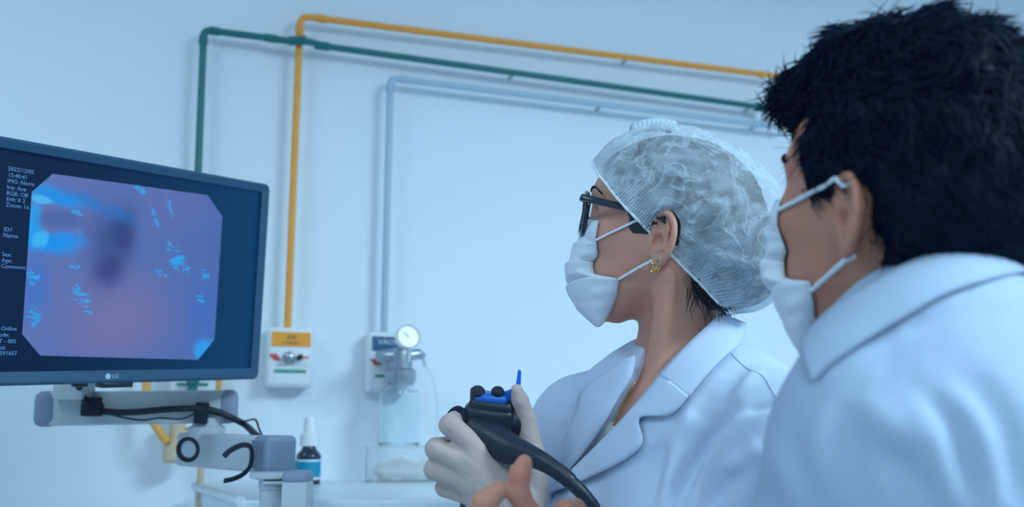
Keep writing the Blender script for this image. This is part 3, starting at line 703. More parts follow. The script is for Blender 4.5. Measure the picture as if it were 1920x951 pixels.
# ------------------------------------------------------------------ head
def head_frame(ear_px, d_ear, phi, theta, sc):
    F0 = -CR * math.cos(phi) + CF * math.sin(phi); F = F0 * math.cos(theta) + CU * math.sin(theta); U = CU * math.cos(theta) - F0 * math.sin(theta); Lh = np.cross(U, F)
    O = W(*ear_px, d_ear) - Lh * .070 * sc
    return dict(O=O, F=F, L=Lh, U=U, s=sc, A=np.array([F, Lh, U]))
def hp(h, f, l, u): return h['O'] + (h['F'] * f + h['L'] * l + h['U'] * u) * h['s']
PROF = np.array([(.085, .088), (.062, .0895), (.048, .0915), (.032, .086), (.015, .086), (-.01, .087), (-.03, .087), (-.045, .088), (-.058, .089), (-.072, .078), (-.088, .074), (-.1, .062), (-.106, .045)])
WID = np.array([(.085, .060), (.05, .068), (.03, .0675), (0, .067), (-.03, .063), (-.055, .057), (-.075, .047), (-.09, .037), (-.106, .02)])
BAK = np.array([(.085, -.06), (0, -.05), (-.03, -.035), (-.05, -.022), (-.065, -.010), (-.09, .012), (-.106, .03)])
def face_prim(h):
    s = h['s']; ip = lambda T_, u: np.interp(u, T_[::-1, 0], T_[::-1, 1])
    def f(X, Y, Z):
        px, py, pz = X - h['O'][0], Y - h['O'][1], Z - h['O'][2]
        a = [(px * h['A'][i][0] + py * h['A'][i][1] + pz * h['A'][i][2]) / s for i in range(3)]
        u = a[2]; fr = ip(PROF, u); bk_ = ip(BAK, u); w = ip(WID, u); c = (fr * .45 + bk_ * .55); aa = np.where(a[0] > c, fr - c, c - bk_)
        g_ = ((np.abs(a[0] - c) / aa) ** 2.3 + (np.abs(a[1]) / w) ** 2.3) ** (1 / 2.3)
        d = (g_ - 1) * np.minimum(aa, w); d = np.maximum(d, np.maximum(u - .08, -.104 - u)); return (d * s).astype(np.float32)
    c = hp(h, .02, 0, -.01); return c - .14 * s, c + .14 * s, f
def head_prims(h):
    s = h['s']; A = h['A']; P = []
    E_ = lambda f, l, u, r, k: P.append((ell(hp(h, f, l, u), [x * s for x in r], A), k * s))
    C_ = lambda a, b, r1, r2, k: P.append((rcone(hp(h, *a), hp(h, *b), r1 * s, r2 * s), k * s))
    E_(-.006, 0, .042, (.098, .0745, .086), .01); P.append((face_prim(h), .025 * s))
    C_((.083, 0, .034), (.092, 0, -.026), .006, .009, .012); E_(.083, .011, -.03, (.010, .008, .008), .008); E_(.083, -.011, -.03, (.010, .008, .008), .008)
    for q in (-1, 1): E_(.060, q * .046, .0, (.024, .016, .014), .02); C_((.089, q * .012, .046), (.074, q * .048, .046), .006, .005, .012)
    E_(.084, 0, -.060, (.010, .02, .008), .01)
    return P
def head_cuts(h):
    s = h['s']; return [(ell(hp(h, .090, q * .033, .022), [.0125 * s, .017 * s, .0095 * s], h['A']), .008 * s) for q in (-1, 1)]
def ear(h, q, fld, lat=.0755):
    """ear on side q (+1 left); axes back, up, outward"""
    s = h['s']; th = math.radians(24)
    e2 = nrm(h['U'] + h['F'] * .06); B = -h['F'] * math.cos(th) + h['L'] * q * math.sin(th); O3 = h['L'] * q * math.cos(th) + h['F'] * math.sin(th); A = np.array([B, e2, O3])
    c = hp(h, -.012, q * lat, .012); P = lambda b, u, o=0: c + (B * b + e2 * u + O3 * o) * s
    fld.add(ell(P(.0, .0, -.001), [.0155 * s, .029 * s, .0042 * s], A), .004 * s)
    fld.add(ell(P(-.012, -.004, -.006), [.008 * s, .022 * s, .009 * s], A), .006 * s)
    rim = spline([P(-.004, -.001, .002), P(-.012, .007, .003), P(-.0135, .018, .004), P(-.006, .0275, .0045), P(.005, .0285, .005), P(.0135, .020, .005), P(.0165, .006, .005), P(.0145, -.008, .0045), P(.0095, -.019, .003), P(.003, -.027, .001)], 3)
    for i in range(len(rim) - 1): fld.add(rcone(rim[i], rim[i + 1], .0034 * s, .0034 * s), .002 * s)
    ah = spline([P(.004, .018, .002), P(.0085, .008, .0035), P(.008, -.004, .0035), P(.003, -.012, .003), P(-.004, -.014, .003)], 3)
    for i in range(len(ah) - 1): fld.add(rcone(ah[i], ah[i + 1], .0026 * s, .0026 * s), .0025 * s)
    fld.add(ell(P(-.001, -.024, .0), [.0085 * s, .0095 * s, .0042 * s], A), .004 * s)
    fld.add(ell(P(-.0125, -.006, .003), [.0035 * s, .006 * s, .0035 * s], A), .003 * s)
    fld.cut(ell(P(-.0045, -.004, .005), [.0062 * s, .0085 * s, .0085 * s], A), .003 * s)
    fld.cut(ell(P(-.002, .0125, .005), [.0058 * s, .0085 * s, .0035 * s], A), .003 * s)
    fld.cut(ell(P(.011, .007, .0045), [.0018 * s, .012 * s, .003 * s], A), .002 * s)
    return P
def push_out(P, tree, gap):
    o = []
    for p in P:
        c, n, i, d = tree.find_nearest(Vector(p)); c = np.array(c); n = np.array(n); sd = np.dot(np.array(p) - c, n)
        o.append(np.array(p) if sd >= gap else c + n * gap)
    return o
def surgical_mask(h, parent, tree, name='face_mask', flare=1.0):
    """pleated mask in head coordinates"""
    Cn = np.array([(0, .0965, .014), (.12, .0985, -.008), (.25, .102, -.030), (.4, .105, -.050), (.55, .102, -.070), (.7, .095, -.086), (.85, .082, -.100), (.95, .066, -.108), (1, .055, -.111)])
    Sd = np.array([(0, .066, .012, .058), (.2, .0645, -.012, .0595), (.33, .066, -.029, .060), (.40, .0745, -.036, .058), (.46, .0705, -.044, .059), (.52, .066, -.050, .061), (.57, .050, -.050, .0635), (.62, .030, -.048, .066), (.75, .029, -.068, .0635), (.9, .033, -.095, .055), (1, .037, -.109, .048)])
    nt, ns = 91, 41; V = np.zeros((nt, ns, 3))
    for i in range(nt):
        t = i / (nt - 1); cf, cu = np.interp(t, Cn[:, 0], Cn[:, 1]), np.interp(t, Cn[:, 0], Cn[:, 2]); sf, su, sl_ = [np.interp(t, Sd[:, 0], Sd[:, k]) for k in (1, 2, 3)]
        for j in range(ns):
            s = j / (ns - 1) * 2 - 1; a = s * math.pi / 2; ca = max(0, math.cos(a)); f = sf + (cf - sf) * flare * ca ** .85; l = sl_ * math.copysign(abs(math.sin(a)) ** .92, s); u = cu + (su - cu) * math.sin(a) ** 2
            # pleats: three overlapping folds that gather at the sides
            ph = (t - .2) / .62 * 3; pl = 0
            if 0 < ph < 3: q = ph % 1; pl = (.0044 * (1 - q) - .0005) * (.45 + .55 * ca)
            pl += .0006 * math.sin(t * 60 + s * 9) * (abs(s) > .75)
            n_ = np.array([ca, math.sin(a), 0]); p = np.array([f, l, u]) + n_ * pl
            V[i, j] = hp(h, *p)
    V = V.reshape(-1, 3)
    for i_ in range(len(V)):
        w_ = (abs((i_ % ns) / (ns - 1) * 2 - 1) - .8) / .2
        if w_ > 0:
            c_, n_, _, _ = tree.find_nearest(Vector(V[i_])); V[i_] = V[i_] * (1 - w_ * w_) + (np.array(c_) + np.array(n_) * .002) * w_ * w_
    V = np.array(push_out(V, tree, .0018)); Q = np.array([(i * ns + j, i * ns + j + 1, (i + 1) * ns + j + 1, (i + 1) * ns + j) for i in range(nt - 1) for j in range(ns - 1)])
    nn = normals(V, Q)
    if np.mean(((V - h['O']) * nn).sum(1)) < 0: Q = Q[:, ::-1]
    o = mesh_obj(name, V, Q, 'mask_fabric', parent); sm = o.modifiers.new('s', 'SOLIDIFY'); sm.thickness = .0012; sm.offset = 1
    # welded seams along both side edges, top wire
    G = V.reshape(nt, ns, 3); off = lambda p, k: p + (p - h['O']) / np.linalg.norm(p - h['O']) * k
    w = MB(); w.tube([off(G[1, j], .0012) for j in range(2, ns - 2)], .0007, 6); e = w.build('nose_wire', 'mask_fabric', parent)
    return o, G
mat('mask_fabric', (.74, .80, .88), .7, bump=.35, bscale=1100, var=.02, vscale=30)
# ------------------------------------------------------------------ woman
def body_prims(J, e=0, arms=True, legs=True, neck=True):
    """J: joints. e inflates."""
    P = []; A = np.array([J['F'], J['L'], J['U']]); N0 = J['N']; q = lambda f, l, u: N0 + J['F'] * f + J['L'] * l + J['U'] * u
    w = J.get('w', 1)
    P += [(ell(q(-.005, 0, -.19), [.100 + e, .150 * w + e, .20 + e], A), .03), (ell(q(-.005, 0, -.075), [.080 + e, .135 * w + e, .075 + e], A), .04)]
    P += [(ell(q(.05, s * .075, -.215), [.06 + e, .065 + e, .07 + e], A), .04) for s in (-1, 1)] if J.get('bust') else [(ell(q(.03, 0, -.2), [.085 + e, .13 + e, .13 + e], A), .04)]
    P += [(ell(q(-.055, s * .075, -.14), [.05 + e, .075 + e, .12 + e], A), .04) for s in (-1, 1)]
    H = J['H']; P += [(rcone(q(0, 0, -.3), H + ZZ * .05, .105 + e, .12 + e), .06), (rcone(H - J['Lh'] * .06, H + J['Lh'] * .06, .115 + e, .115 + e), .05)]
    for s in (1, -1):
        Sh = J['S'][s]
        P += [(rcone(q(-.01, s * .035, -.035), Sh, .042 + e, .054 + e), .05), (ell(Sh, [.058 + e] * 3, A), .03)]
        if arms:
            El, Wr = J['E'][s], J['W'][s]; P += [(rcone(Sh, El, .052 + e, .041 + e), .03), (rcone(El, Wr, .041 + e, .027 + e), .015)]
    if neck: P += [(rcone(J['NT'], N0 - J['U'] * .02 - J['F'] * .005, J['nr'] + e, J['nr'] + .004 + e), .022)]
    if legs:
        for s in (1, -1):
            hp_ = H + J['Lh'] * s * .085 - ZZ * .03; ft = np.array([hp_[0], hp_[1], .06]) + J['Lh'] * s * .02; kn = (hp_ + ft) / 2 + J['Fh'] * .02
            P += [(rcone(hp_, kn, .085 + e, .06 + e), .03), (rcone(kn, ft, .058 + e, .042 + e), .02)]
            if e == 0: P += [(rcone(ft - ZZ * .015, ft + J['Fh'] * .13 - ZZ * .025, .04, .032), .02)]
    return P
wh = head_frame((1222, 462), 1.098, math.radians(19), math.radians(14), 1.0)
psi = math.radians(36); wF = np.array([-math.cos(psi), -math.sin(psi), 0]); wL = np.cross(ZZ, wF)
wN = W(1266, 680, 1.175)
wJ = dict(F=wF, L=wL, U=ZZ, N=wN, bust=True, Fh=wF, Lh=wL, H=np.array([wN[0] + .02, wN[1] + .02, .93]), nr=.046, NT=hp(wh, -.030, 0, -.035), w=.95)
wJ['S'] = {1: wN + wL * .168 - ZZ * .102 + wF * .005, -1: wN - wL * .165 - ZZ * .085 + wF * .0}
wW = W(990, 1010, 1.14)
wJ['E'] = {1: np.array([.215, wJ['S'][1][1] + .02, 1.075]), -1: wJ['S'][-1] + np.array([-.03, .03, -.29])}
wJ['W'] = {1: wW, -1: wJ['E'][-1] + np.array([-.12, -.14, .16])}
tw = thing('person', 'person in white lab coat, bouffant cap, glasses and mask, holding the endoscope', 'person', (wJ['H'][0], wJ['H'][1], 0))
hc = hp(wh, 0, 0, 0)
fx = [(hc[0] - .13, hc[0] + .12, .0026)]; fy = [(hc[1] - .095, hc[1] - .05, .0018), (hc[1] - .06, hc[1] + .09, .0032)]; fz = [(hc[2] - .13, hc[2] + .14, .0026)]
fx.append((W(1205, 460, 1.1)[0] , W(1290, 460, 1.1)[0], .0017)); fz.append((W(1230, 505, 1.1)[2], W(1230, 385, 1.1)[2], .0017))
fld = Field(axis(-.1, .5, .011, fx), axis(.85, 1.5, .011, fy), axis(0.0, 1.75, .012, fz))
for p, k in body_prims(wJ): fld.add(p, k)
for p, k in head_prims(wh): fld.add(p, k)
q_ = lambda f, l, u: wN + wF * f + wL * l + ZZ * u
fld.add(rcone(hp(wh, -.022, .058, -.03), q_(.055, .018, -.03), .010, .009), .022); fld.add(rcone(hp(wh, -.022, -.058, -.03), q_(.055, -.018, -.03), .010, .009), .022)
for s in (-1, 1): fld.add(rcone(q_(.066, s * .02, -.045), q_(.02, s * .12, -.045), .010, .010), .02)
fld.add(ell(wW + nrm(wW - wJ['E'][1]) * .05, [.03, .028, .035]), .02)
for p, k in head_cuts(wh): fld.cut(p, k)
earP = ear(wh, 1, fld, .0775); ear(wh, -1, fld, .0775)
V, Q = fld.mesh(); V = relax(V, Q, 1, .4)
mesh_obj('body', V, Q, 'skin_woman', tw); wtree = bvh(V, Q)
# eyes
for s in (-1, 1):
    c = hp(wh, .0690, s * .032, .0215)
    AM = frame(c, wh['L'], wh['U'], wh['F']); r = .0118
    ball = MB().lathe([(r * math.sin(a), -r * math.cos(a)) for a in np.linspace(0, math.pi, 16)], AM, 24).build('eye', 'eye_white', tw)
    g2 = nrm(wh['F'] + wh['L'] * (.0)); o = MB().lathe([(.0058, r * .87), (.0045, r * .93), (.002, r * 1.0), (0, r * 1.005)], AM, 20).build('iris', 'iris', ball)
    ls = MB().tube([hp(wh, .0700 + .0118 * math.cos(b) * math.cos(.35), s * .032 + .0135 * math.sin(b), .0215 + .0065 - .002 * abs(math.sin(b))) for b in np.linspace(-1.2, 1.2, 12)], [.0012] * 12, 6).build('lashes', 'hair_dark', ball)
    eb = MB(); 
    for i in range(40):
        t = i / 39; x = .012 + .042 * t; p = push_out([hp(wh, .0965 - .010 * t - .012 * t * t, s * x, .0455 + .006 * math.sin(t * 2.6) - .002 * t)], wtree, .0006)[0]; d = (wh['L'] * s * .8 + wh['U'] * (.5 - .7 * t) - wh['F'] * .25 * (.5 + t)) * .009
        eb.tube([p, p + d * .5, p + d], [.0011, .0009, .0003], 4)
    eb.build('eyebrow', 'hair_dark', tw)
# ------------------------------------------------------------------ hair under the cap, wisps at the nape
hx = axis(hc[0] - .12, hc[0] + .20, .005); hy = axis(hc[1] - .12, hc[1] + .12, .005); hz = axis(hc[2] - .12, hc[2] + .17, .005)
hf = Field(hx, hy, hz)
cpx = lambda px, py: hit(px, py, wh['O'], wh['L'])
pa, pb_ = cpx(1117, 303), cpx(1376, 585); pd = nrm(pb_ - pa); pn = nrm(np.cross(wh['L'], pd)); pn = pn if pn @ (cpx(1300, 300) - pa) > 0 else -pn
HAIRP = [(hp(wh, -.006, 0, .048), [.1045, .0810, .088]), (hp(wh, .030, 0, .052), [.062, .0795, .052]), (hp(wh, -.098, 0, .008), [.046, .060, .058]), (hp(wh, -.065, 0, -.022), [.030, .044, .042])]
for p_, r_ in HAIRP: hf.add(ell(p_, r_, wh['A']), .02)
def below(X, Y, Z):
    d = (X - pa[0]) * pn[0] + (Y - pa[1]) * pn[1] + (Z - pa[2]) * pn[2]; f_ = (X - wh['O'][0]) * wh['F'][0] + (Y - wh['O'][1]) * wh['F'][1] + (Z - wh['O'][2]) * wh['F'][2]
    return np.maximum(d + .001, -.012 - f_)
hf.cut((hc - .3, hc + .3, below), .003)
for s in (-1, 1): hf.cut(ell(hp(wh, -.013, s * .095, .012), [.018, .027, .031], wh['A']), .003)
for s in (-1, 1): hf.add(ell(hp(wh, .016, s * .0665, .024), [.022, .0095, .023], wh['A']), .008)
V, Q = hf.mesh(); V = relax(V, Q, 1); V += normals(V, Q) * (wob(V, 160, 3) * .0012)[:, None]
mesh_obj('hair', V, Q, 'hair_brown', tw)
ws = MB()
for i in range(70):
    a = random.random(); st = hp(wh, -.045 - .045 * a + random.gauss(0, .004), random.uniform(.0, .055) * (1 - .3 * a), -.03 - .015 * random.random()); L_ = random.uniform(.015, .034)
    d = nrm(-wh['U'] * 1.0 + wh['F'] * random.uniform(-.9, .35) + wh['L'] * random.uniform(.0, .35)); d2 = nrm(d + CR * random.uniform(-.2, .8) - ZZ * .2)
    ws.tube([st, st + d * L_ * .5, st + d * L_ * .5 + d2 * L_ * .5], [.0007, .0006, .0002], 4)
for (px, py, qx, qy, ex, ey, n_) in ((1312, 520, 1330, 555, 1372, 574, 26), (1322, 530, 1340, 565, 1362, 585, 18), (1300, 505, 1308, 540, 1330, 568, 16)):
    for i in range(n_):
        j = lambda v: v + random.gauss(0, 5); dd = random.uniform(1.10, 1.13); ws.tube(spline([W(j(px), j(py), dd), W(j(qx), j(qy), dd), W(j(ex), j(ey), dd)], 4), [.0014] * 6 + [.0008] * 2 + [.0002], 4)
ws.build('nape_wisps', 'hair_brown', tw, autos=0)
# ------------------------------------------------------------------ bouffant cap
def cap_mat():
    m = bpy.data.materials.new('cap_fabric'); m.use_nodes = True; nt = m.node_tree; MATS['cap_fabric'] = m; N = nt.nodes; L = nt.links
    b = N['Principled BSDF']; out = N['Material Output']
    b.inputs['Base Color'].default_value = (.72, .85, .95, 1); b.inputs['Roughness'].default_value = .7
    tc = N.new('ShaderNodeTexCoord')
    n1 = N.new('ShaderNodeTexNoise'); n1.inputs['Scale'].default_value = 27; n1.inputs['Detail'].default_value = 6; n1.inputs['Distortion'].default_value = 1.2
    n2 = N.new('ShaderNodeTexNoise'); n2.inputs['Scale'].default_value = 260; n2.inputs['Detail'].default_value = 3
    n3 = N.new('ShaderNodeTexNoise'); n3.inputs['Scale'].default_value = 24; n3.inputs['Detail'].default_value = 5; n3.inputs['Distortion'].default_value = .8; L.new(tc.outputs['Object'], n3.inputs['Vector'])
    rd = N.new('ShaderNodeMath'); rd.operation = 'SUBTRACT'; L.new(n3.outputs['Fac'], rd.inputs[0]); rd.inputs[1].default_value = .5
    rd2 = N.new('ShaderNodeMath'); rd2.operation = 'ABSOLUTE'; L.new(rd.outputs[0], rd2.inputs[0])
    for n in (n1, n2): L.new(tc.outputs['Object'], n.inputs['Vector'])
    cre = N.new('ShaderNodeMapRange'); L.new(rd2.outputs[0], cre.inputs[0]); cre.inputs[1].default_value = 0; cre.inputs[2].default_value = .045; cre.inputs[3].default_value = .20; cre.inputs[4].default_value = 0
    ad = N.new('ShaderNodeMath'); ad.operation = 'MULTIPLY_ADD'; L.new(n1.outputs['Fac'], ad.inputs[0]); ad.inputs[1].default_value = .95; L.new(cre.outputs[0], ad.inputs[2])
    ad2 = N.new('ShaderNodeMath'); ad2.operation = 'MULTIPLY_ADD'; L.new(n2.outputs['Fac'], ad2.inputs[0]); ad2.inputs[1].default_value = .18; L.new(ad.outputs[0], ad2.inputs[2])
    ag = N.new('ShaderNodeAttribute'); ag.attribute_name = 'gather'; ar = N.new('ShaderNodeAttribute'); ar.attribute_name = 'rim'
    def mth(op, x, y, c=False):
        n = N.new('ShaderNodeMath'); n.operation = op; n.use_clamp = c
        for i, v in enumerate((x, y)):
            if isinstance(v, (int, float)): n.inputs[i].default_value = v
            elif v is not None: L.new(v, n.inputs[i])
        return n.outputs[0]
    sn = mth('MULTIPLY_ADD', mth('SINE', mth('ADD', mth('MULTIPLY', ag.outputs['Fac'], 190.0), mth('MULTIPLY', n1.outputs['Fac'], 9.0)), None), .5); sn.node.inputs[2].default_value = .5
    ex = mth('POWER', 2.718, mth('MULTIPLY', ar.outputs['Fac'], -38.0))
    ex2 = mth('POWER', 2.718, mth('MULTIPLY', ar.outputs['Fac'], -90.0))
    rimw = mth('ADD', mth('MULTIPLY', mth('MULTIPLY', sn, ex), .42), mth('MULTIPLY', ex2, .38))
    ad3 = N.new('ShaderNodeMath'); ad3.operation = 'ADD'; L.new(ad2.outputs[0], ad3.inputs[0]); L.new(rimw, ad3.inputs[1]); ad2 = ad3
    mr = N.new('ShaderNodeMapRange'); L.new(ad2.outputs[0], mr.inputs[0]); mr.inputs[1].default_value = .42; mr.inputs[2].default_value = 1.05; mr.inputs[3].default_value = .26; mr.inputs[4].default_value = .92
    bp = N.new('ShaderNodeBump'); bp.inputs['Strength'].default_value = .8; bp.inputs['Distance'].default_value = .004; L.new(ad2.outputs[0], bp.inputs['Height']); L.new(bp.outputs[0], b.inputs['Normal'])
    tr = N.new('ShaderNodeBsdfTransparent'); tl = N.new('ShaderNodeBsdfTranslucent'); tl.inputs[0].default_value = (.75, .85, .92, 1)
    m1 = N.new('ShaderNodeMixShader'); m1.inputs[0].default_value = .25; L.new(b.outputs[0], m1.inputs[1]); L.new(tl.outputs[0], m1.inputs[2])
    m2 = N.new('ShaderNodeMixShader'); L.new(mr.outputs[0], m2.inputs[0]); L.new(tr.outputs[0], m2.inputs[1]); L.new(m1.outputs[0], m2.inputs[2]); L.new(m2.outputs[0], out.inputs[0])
cap_mat()
cf = Field(axis(hc[0] - .13, hc[0] + .24, .0042), axis(hc[1] - .14, hc[1] + .14, .0042), axis(hc[2] - .14, hc[2] + .2, .0042))
cf.add(ell(cpx(1255, 375), [.104, .0800, .090], wh['A']), .01)
cf.add(ell(cpx(1366, 432), [.064, .070, .074], wh['A']), .05)
cf.add(ell(cpx(1396, 496), [.040, .054, .042], wh['A']), .04)
for hp_ in HAIRP: cf.add(ell(hp_[0], [x + .004 for x in hp_[1]], wh['A']), .02)
# opening plane: forehead hairline to nape
V, Q = cf.mesh(); V = relax(V, Q, 2)
dist = (V - pa) @ pn
ctr = (pa + pb_) / 2; ang = np.arctan2((V - ctr) @ wh['L'], (V - ctr) @ pd)
g_ = np.exp(-(np.clip(dist, 0, 1) / .03)); Nn = normals(V, Q)
V = V + Nn * (.0016 * np.sin(ang * 58 + 3 * np.sin(dist * 60)) * g_ * (.6 + .4 * np.sin(ang * 9)))[:, None] + Nn * (wob(V, 75, 5) * .0022 + wob(V, 170, 6) * .0011)[:, None]
rv = (V - wh['O']) @ wh['A'].T
me_ = np.sqrt(((rv[:, 0] + .0125) / .0175) ** 2 + ((rv[:, 2] - .011) / .0315) ** 2); kk_ = np.clip((1.14 - me_) / .16, 0, 1); kk_ = kk_ * kk_ * (3 - 2 * kk_) * (np.abs(rv[:, 1]) > .05)
rv[:, 1] = np.sign(rv[:, 1]) * (np.abs(rv[:, 1]) * (1 - kk_) + .070 * kk_); V = wh['O'] + rv @ wh['A']
keep = (dist[Q] > -.0015).all(1); Q = Q[keep]; us = np.unique(Q); mp = np.full(len(V), -1); mp[us] = np.arange(len(us)); Vc, Qc = V[us], mp[Q]
tcap = mesh_obj('bouffant_cap', Vc, Qc, 'cap_fabric', tw)
for nm, ar in (('gather', ang[us]), ('rim', dist[us])):
    at_ = tcap.data.attributes.new(nm, 'FLOAT', 'POINT'); at_.data.foreach_set('value', ar.astype(np.float32))
# long gathers over the cap
Nn = normals(Vc, Qc); 
ct = bvh(Vc, Qc)
for pts, w_, am in ([((1130, 300), (1200, 262), (1290, 262), (1380, 300)), .004, .004], [((1140, 312), (1210, 285), (1300, 290)), .004, -.003], [((1160, 330), (1250, 300), (1360, 320), (1440, 380)), .005, .003], [((1190, 355), (1280, 345), (1380, 380)), .004, -.003], [((1280, 440), (1350, 480), (1440, 500)), .005, .003], [((1300, 480), (1360, 530), (1440, 545)), .004, -.003]):
    Vc = fold(Vc, Nn, castline(ct, pts), w_, am)
tcap.data.vertices.foreach_set('co', Vc.astype(np.float32).ravel()); tcap.data.update()
# elastic band: ruffled tube along the rim
rimv = {}
ed = {}
for q in Qc.tolist():
    for k in range(4):
        e = tuple(sorted((q[k], q[(k + 1) % 4]))); ed[e] = ed.get(e, 0) + 1
bv = sorted({i for e, c in ed.items() if c == 1 for i in e}, key=lambda i: math.atan2((Vc[i] - ctr) @ wh['L'], (Vc[i] - ctr) @ pd))
B_ = np.array([Vc[i] for i in bv]); k_ = 5; B_ = np.array([np.mean([B_[(i + j) % len(B_)] for j in range(-k_, k_ + 1)], axis=0) for i in range(0, len(B_), 2)])
rz = B_ - pn * .001
MB().tube(rz, [.0017 + .0004 * math.sin(i * 2.4) for i in range(len(rz))], 8, False, True).build('elastic_band', 'cap_fabric_edge' if 'cap_fabric_edge' in MATS else 'elastic', tcap, autos=0)
# gathered tuft on top of the cap
tf_ = MB()
for i in range(9):
    t = i / 8; p = W(1186 + 66 * t, 243 - 8 * math.sin(t * 2.6), 1.19); tf_.tube(spline([p - ZZ * .006, p + ZZ * .005 + CR * .004, p + ZZ * .001 + CR * .012], 4), [.005, .005, .0055, .006, .0055, .005, .0045, .003, .0015], 8)
tf_.build('cap_tuft', 'grey_paint', tcap, autos=0)
# ------------------------------------------------------------------ mask with ear loops
mk, G = surgical_mask(wh, tw, wtree)
off = lambda p, k: p + nrm(p - hc) * k
for s, j in ((1, 40), (-1, 0)):
    te = hp(wh, .006, s * .079, .037); be = hp(wh, .0, s * .075, -.020)
    MB().tube(push_out(spline([G[14, j], te, hp(wh, -.002, s * .0775, .0385)], 14), wtree, .0022), .0016, 8).build('ear_loop', 'elastic', mk)
    MB().tube(push_out(spline([G[56, j], be, hp(wh, -.014, s * .074, -.012)], 14), wtree, .0022), .0017, 8).build('ear_loop', 'elastic', mk)
# ------------------------------------------------------------------ glasses
tg = thing('eyeglasses', 'black thick-rimmed glasses worn by the person in the bouffant cap', 'glasses', hp(wh, .1, 0, .02))
def lens_pts(s, n=40, k=1.0):
    o = []
    for i in range(n):
        a = 2 * math.pi * i / n; ca, sa = math.cos(a), math.sin(a); x = .0265 * k * math.copysign(abs(ca) ** .8, ca); y = .0255 * k * math.copysign(abs(sa) ** .75, sa)
        l = .035 + x * (1 + .08 * (sa > 0)); o.append(hp(wh, .1035 - .27 * max(0, l - .012) - (l / .06) ** 2 * .004 + y * .10, s * l, .0165 + y))
    return o
for s in (-1, 1):
    MB().tube(lens_pts(s), .0030, 10, False, True).build('rim', 'frame_black', tg)
    lp = lens_pts(s, 40, .97); c = np.mean(lp, axis=0); m_ = MB(); n = len(lp)
    m_.add([c] + lp, [(0, i + 1, (i + 1) % n + 1) for i in range(n)]); lo = m_.build('lens', 'lens', tg); sm = lo.modifiers.new('s', 'SOLIDIFY'); sm.thickness = .0015
    rp = lens_pts(s); hinge = max(rp, key=lambda p: (p - hc) @ wh['L'] * s + .9 * (p - hc) @ wh['U'])
    MB().tube(spline([hinge, hp(wh, .092, s * .0725, .036), hp(wh, .045, s * .0765, .036), hp(wh, .002, s * .079, .037), hp(wh, -.024, s * .074, .024)], 6), 1, 10, flat=(.0016, .0042, wh['U'])).build('temple', 'frame_black', tg)
MB().tube(spline([hp(wh, .104, .009, .026), hp(wh, .1065, 0, .029), hp(wh, .104, -.009, .026)], 6), .002, 8).build('bridge', 'frame_black', tg)
# ------------------------------------------------------------------ earring, stud, necklace
lob = earP(-.004, -.030, .004)
er = thing('earring', 'gold ribbed crescent earring below the ear lobe', 'earring', lob)
for k in range(3):
    c0 = lob + CR * (k - 1) * .0032 - CU * .004
    MB().tube([c0 + CR * (.0035 * math.cos(a)) * (1 if k < 2 else 1) + CU * (.0055 * math.sin(a)) for a in np.linspace(-2.0 + .2 * k, 1.2, 12)], [.0006 + .0013 * math.sin(math.pi * i / 11) for i in range(12)], 8).build('rib', 'gold', er)
MB().lathe([(0, 0), (.0021, 0), (.0021, .001), (.001, .0016), (0, .0018)], frame(earP(.002, -.0255, .004), wh['F'], wh['U'], wh['L']), 14).build('ear_stud', 'stud', None); tag(bpy.data.objects['ear_stud'], 'small dark stud in the ear lobe above the gold earring', 'earring')
# ------------------------------------------------------------------ woman: shirt, coat
def wedge(N0, F, L, U, u0, slope, fmin=.0, top=.1):
    """V opening on the chest"""
    def f(X, Y, Z):
        px, py, pz = X - N0[0], Y - N0[1], Z - N0[2]
        fr = px * F[0] + py * F[1] + pz * F[2]; l = px * L[0] + py * L[1] + pz * L[2]; u = px * U[0] + py * U[1] + pz * U[2]
        return np.maximum(np.maximum((np.abs(l) - (u - u0) * slope) / math.sqrt(1 + slope ** 2), fmin - fr), u - top)
    return N0 - .3, N0 + .3, f
def coat_field(J, e, step, lo, hi, zfine, neck=False, skirt=True):
    f = Field(axis(lo[0], hi[0], step), axis(lo[1], hi[1], step), axis(lo[2], hi[2], .014, [(zfine, hi[2] + .1, step)]))
    for p, k in body_prims(J, e, True, False, False): f.add(p, k)
    if neck: f.add(rcone(J['NT'], J['N'], J['nr'] + .008, J['nr'] + .016), .04)
    H = J['H']
    if skirt: f.add(rcone(H, np.array([H[0], H[1], .55]), .15, .17), .06)
    return f
NEAR_IN = [(1345, 588), (1318, 620), (1285, 655), (1241, 705), (1205, 748), (1182, 775), (1156, 803), (1092, 868), (1030, 930)]
FAR_IN = [(1195, 668), (1188, 708), (1160, 752), (1136, 796), (1085, 868), (1035, 925)]
def vcut(tree, N0, F, L, U, near, far, m=.007):
    def tab(P):
        q = [( (h - N0) @ U, (h - N0) @ L) for h in castline(tree, P, 4) if (h - N0) @ F > 0]; q.sort(); return np.array(q)
    a, b = tab(near), tab(far); lo_ = max(a[0, 0], b[0, 0])
    def f(X, Y, Z):
        px, py, pz = X - N0[0], Y - N0[1], Z - N0[2]
        fr = px * F[0] + py * F[1] + pz * F[2]; l = px * L[0] + py * L[1] + pz * L[2]; u = px * U[0] + py * U[1] + pz * U[2]
        return np.maximum(np.maximum(np.maximum(l - np.interp(u, a[:, 0], a[:, 1]) - m, np.interp(u, b[:, 0], b[:, 1]) - m - l), .0 - fr), np.maximum(u - .12, lo_ - .1 - u))
    return N0 - .4, N0 + .3, f
wlo, whi = (-.06, .74, .42), (.50, 1.46, 1.52)
sf = coat_field(wJ, .006, .008, wlo, whi, 1.2, skirt=False); sf.cut(wedge(wN + ZZ * 0, wF, wL, ZZ, -.105, .62), .004)
def sides(X, Y, Z): return .085 - np.abs((X - wN[0]) * wL[0] + (Y - wN[1]) * wL[1] + (Z - wN[2]) * 0)
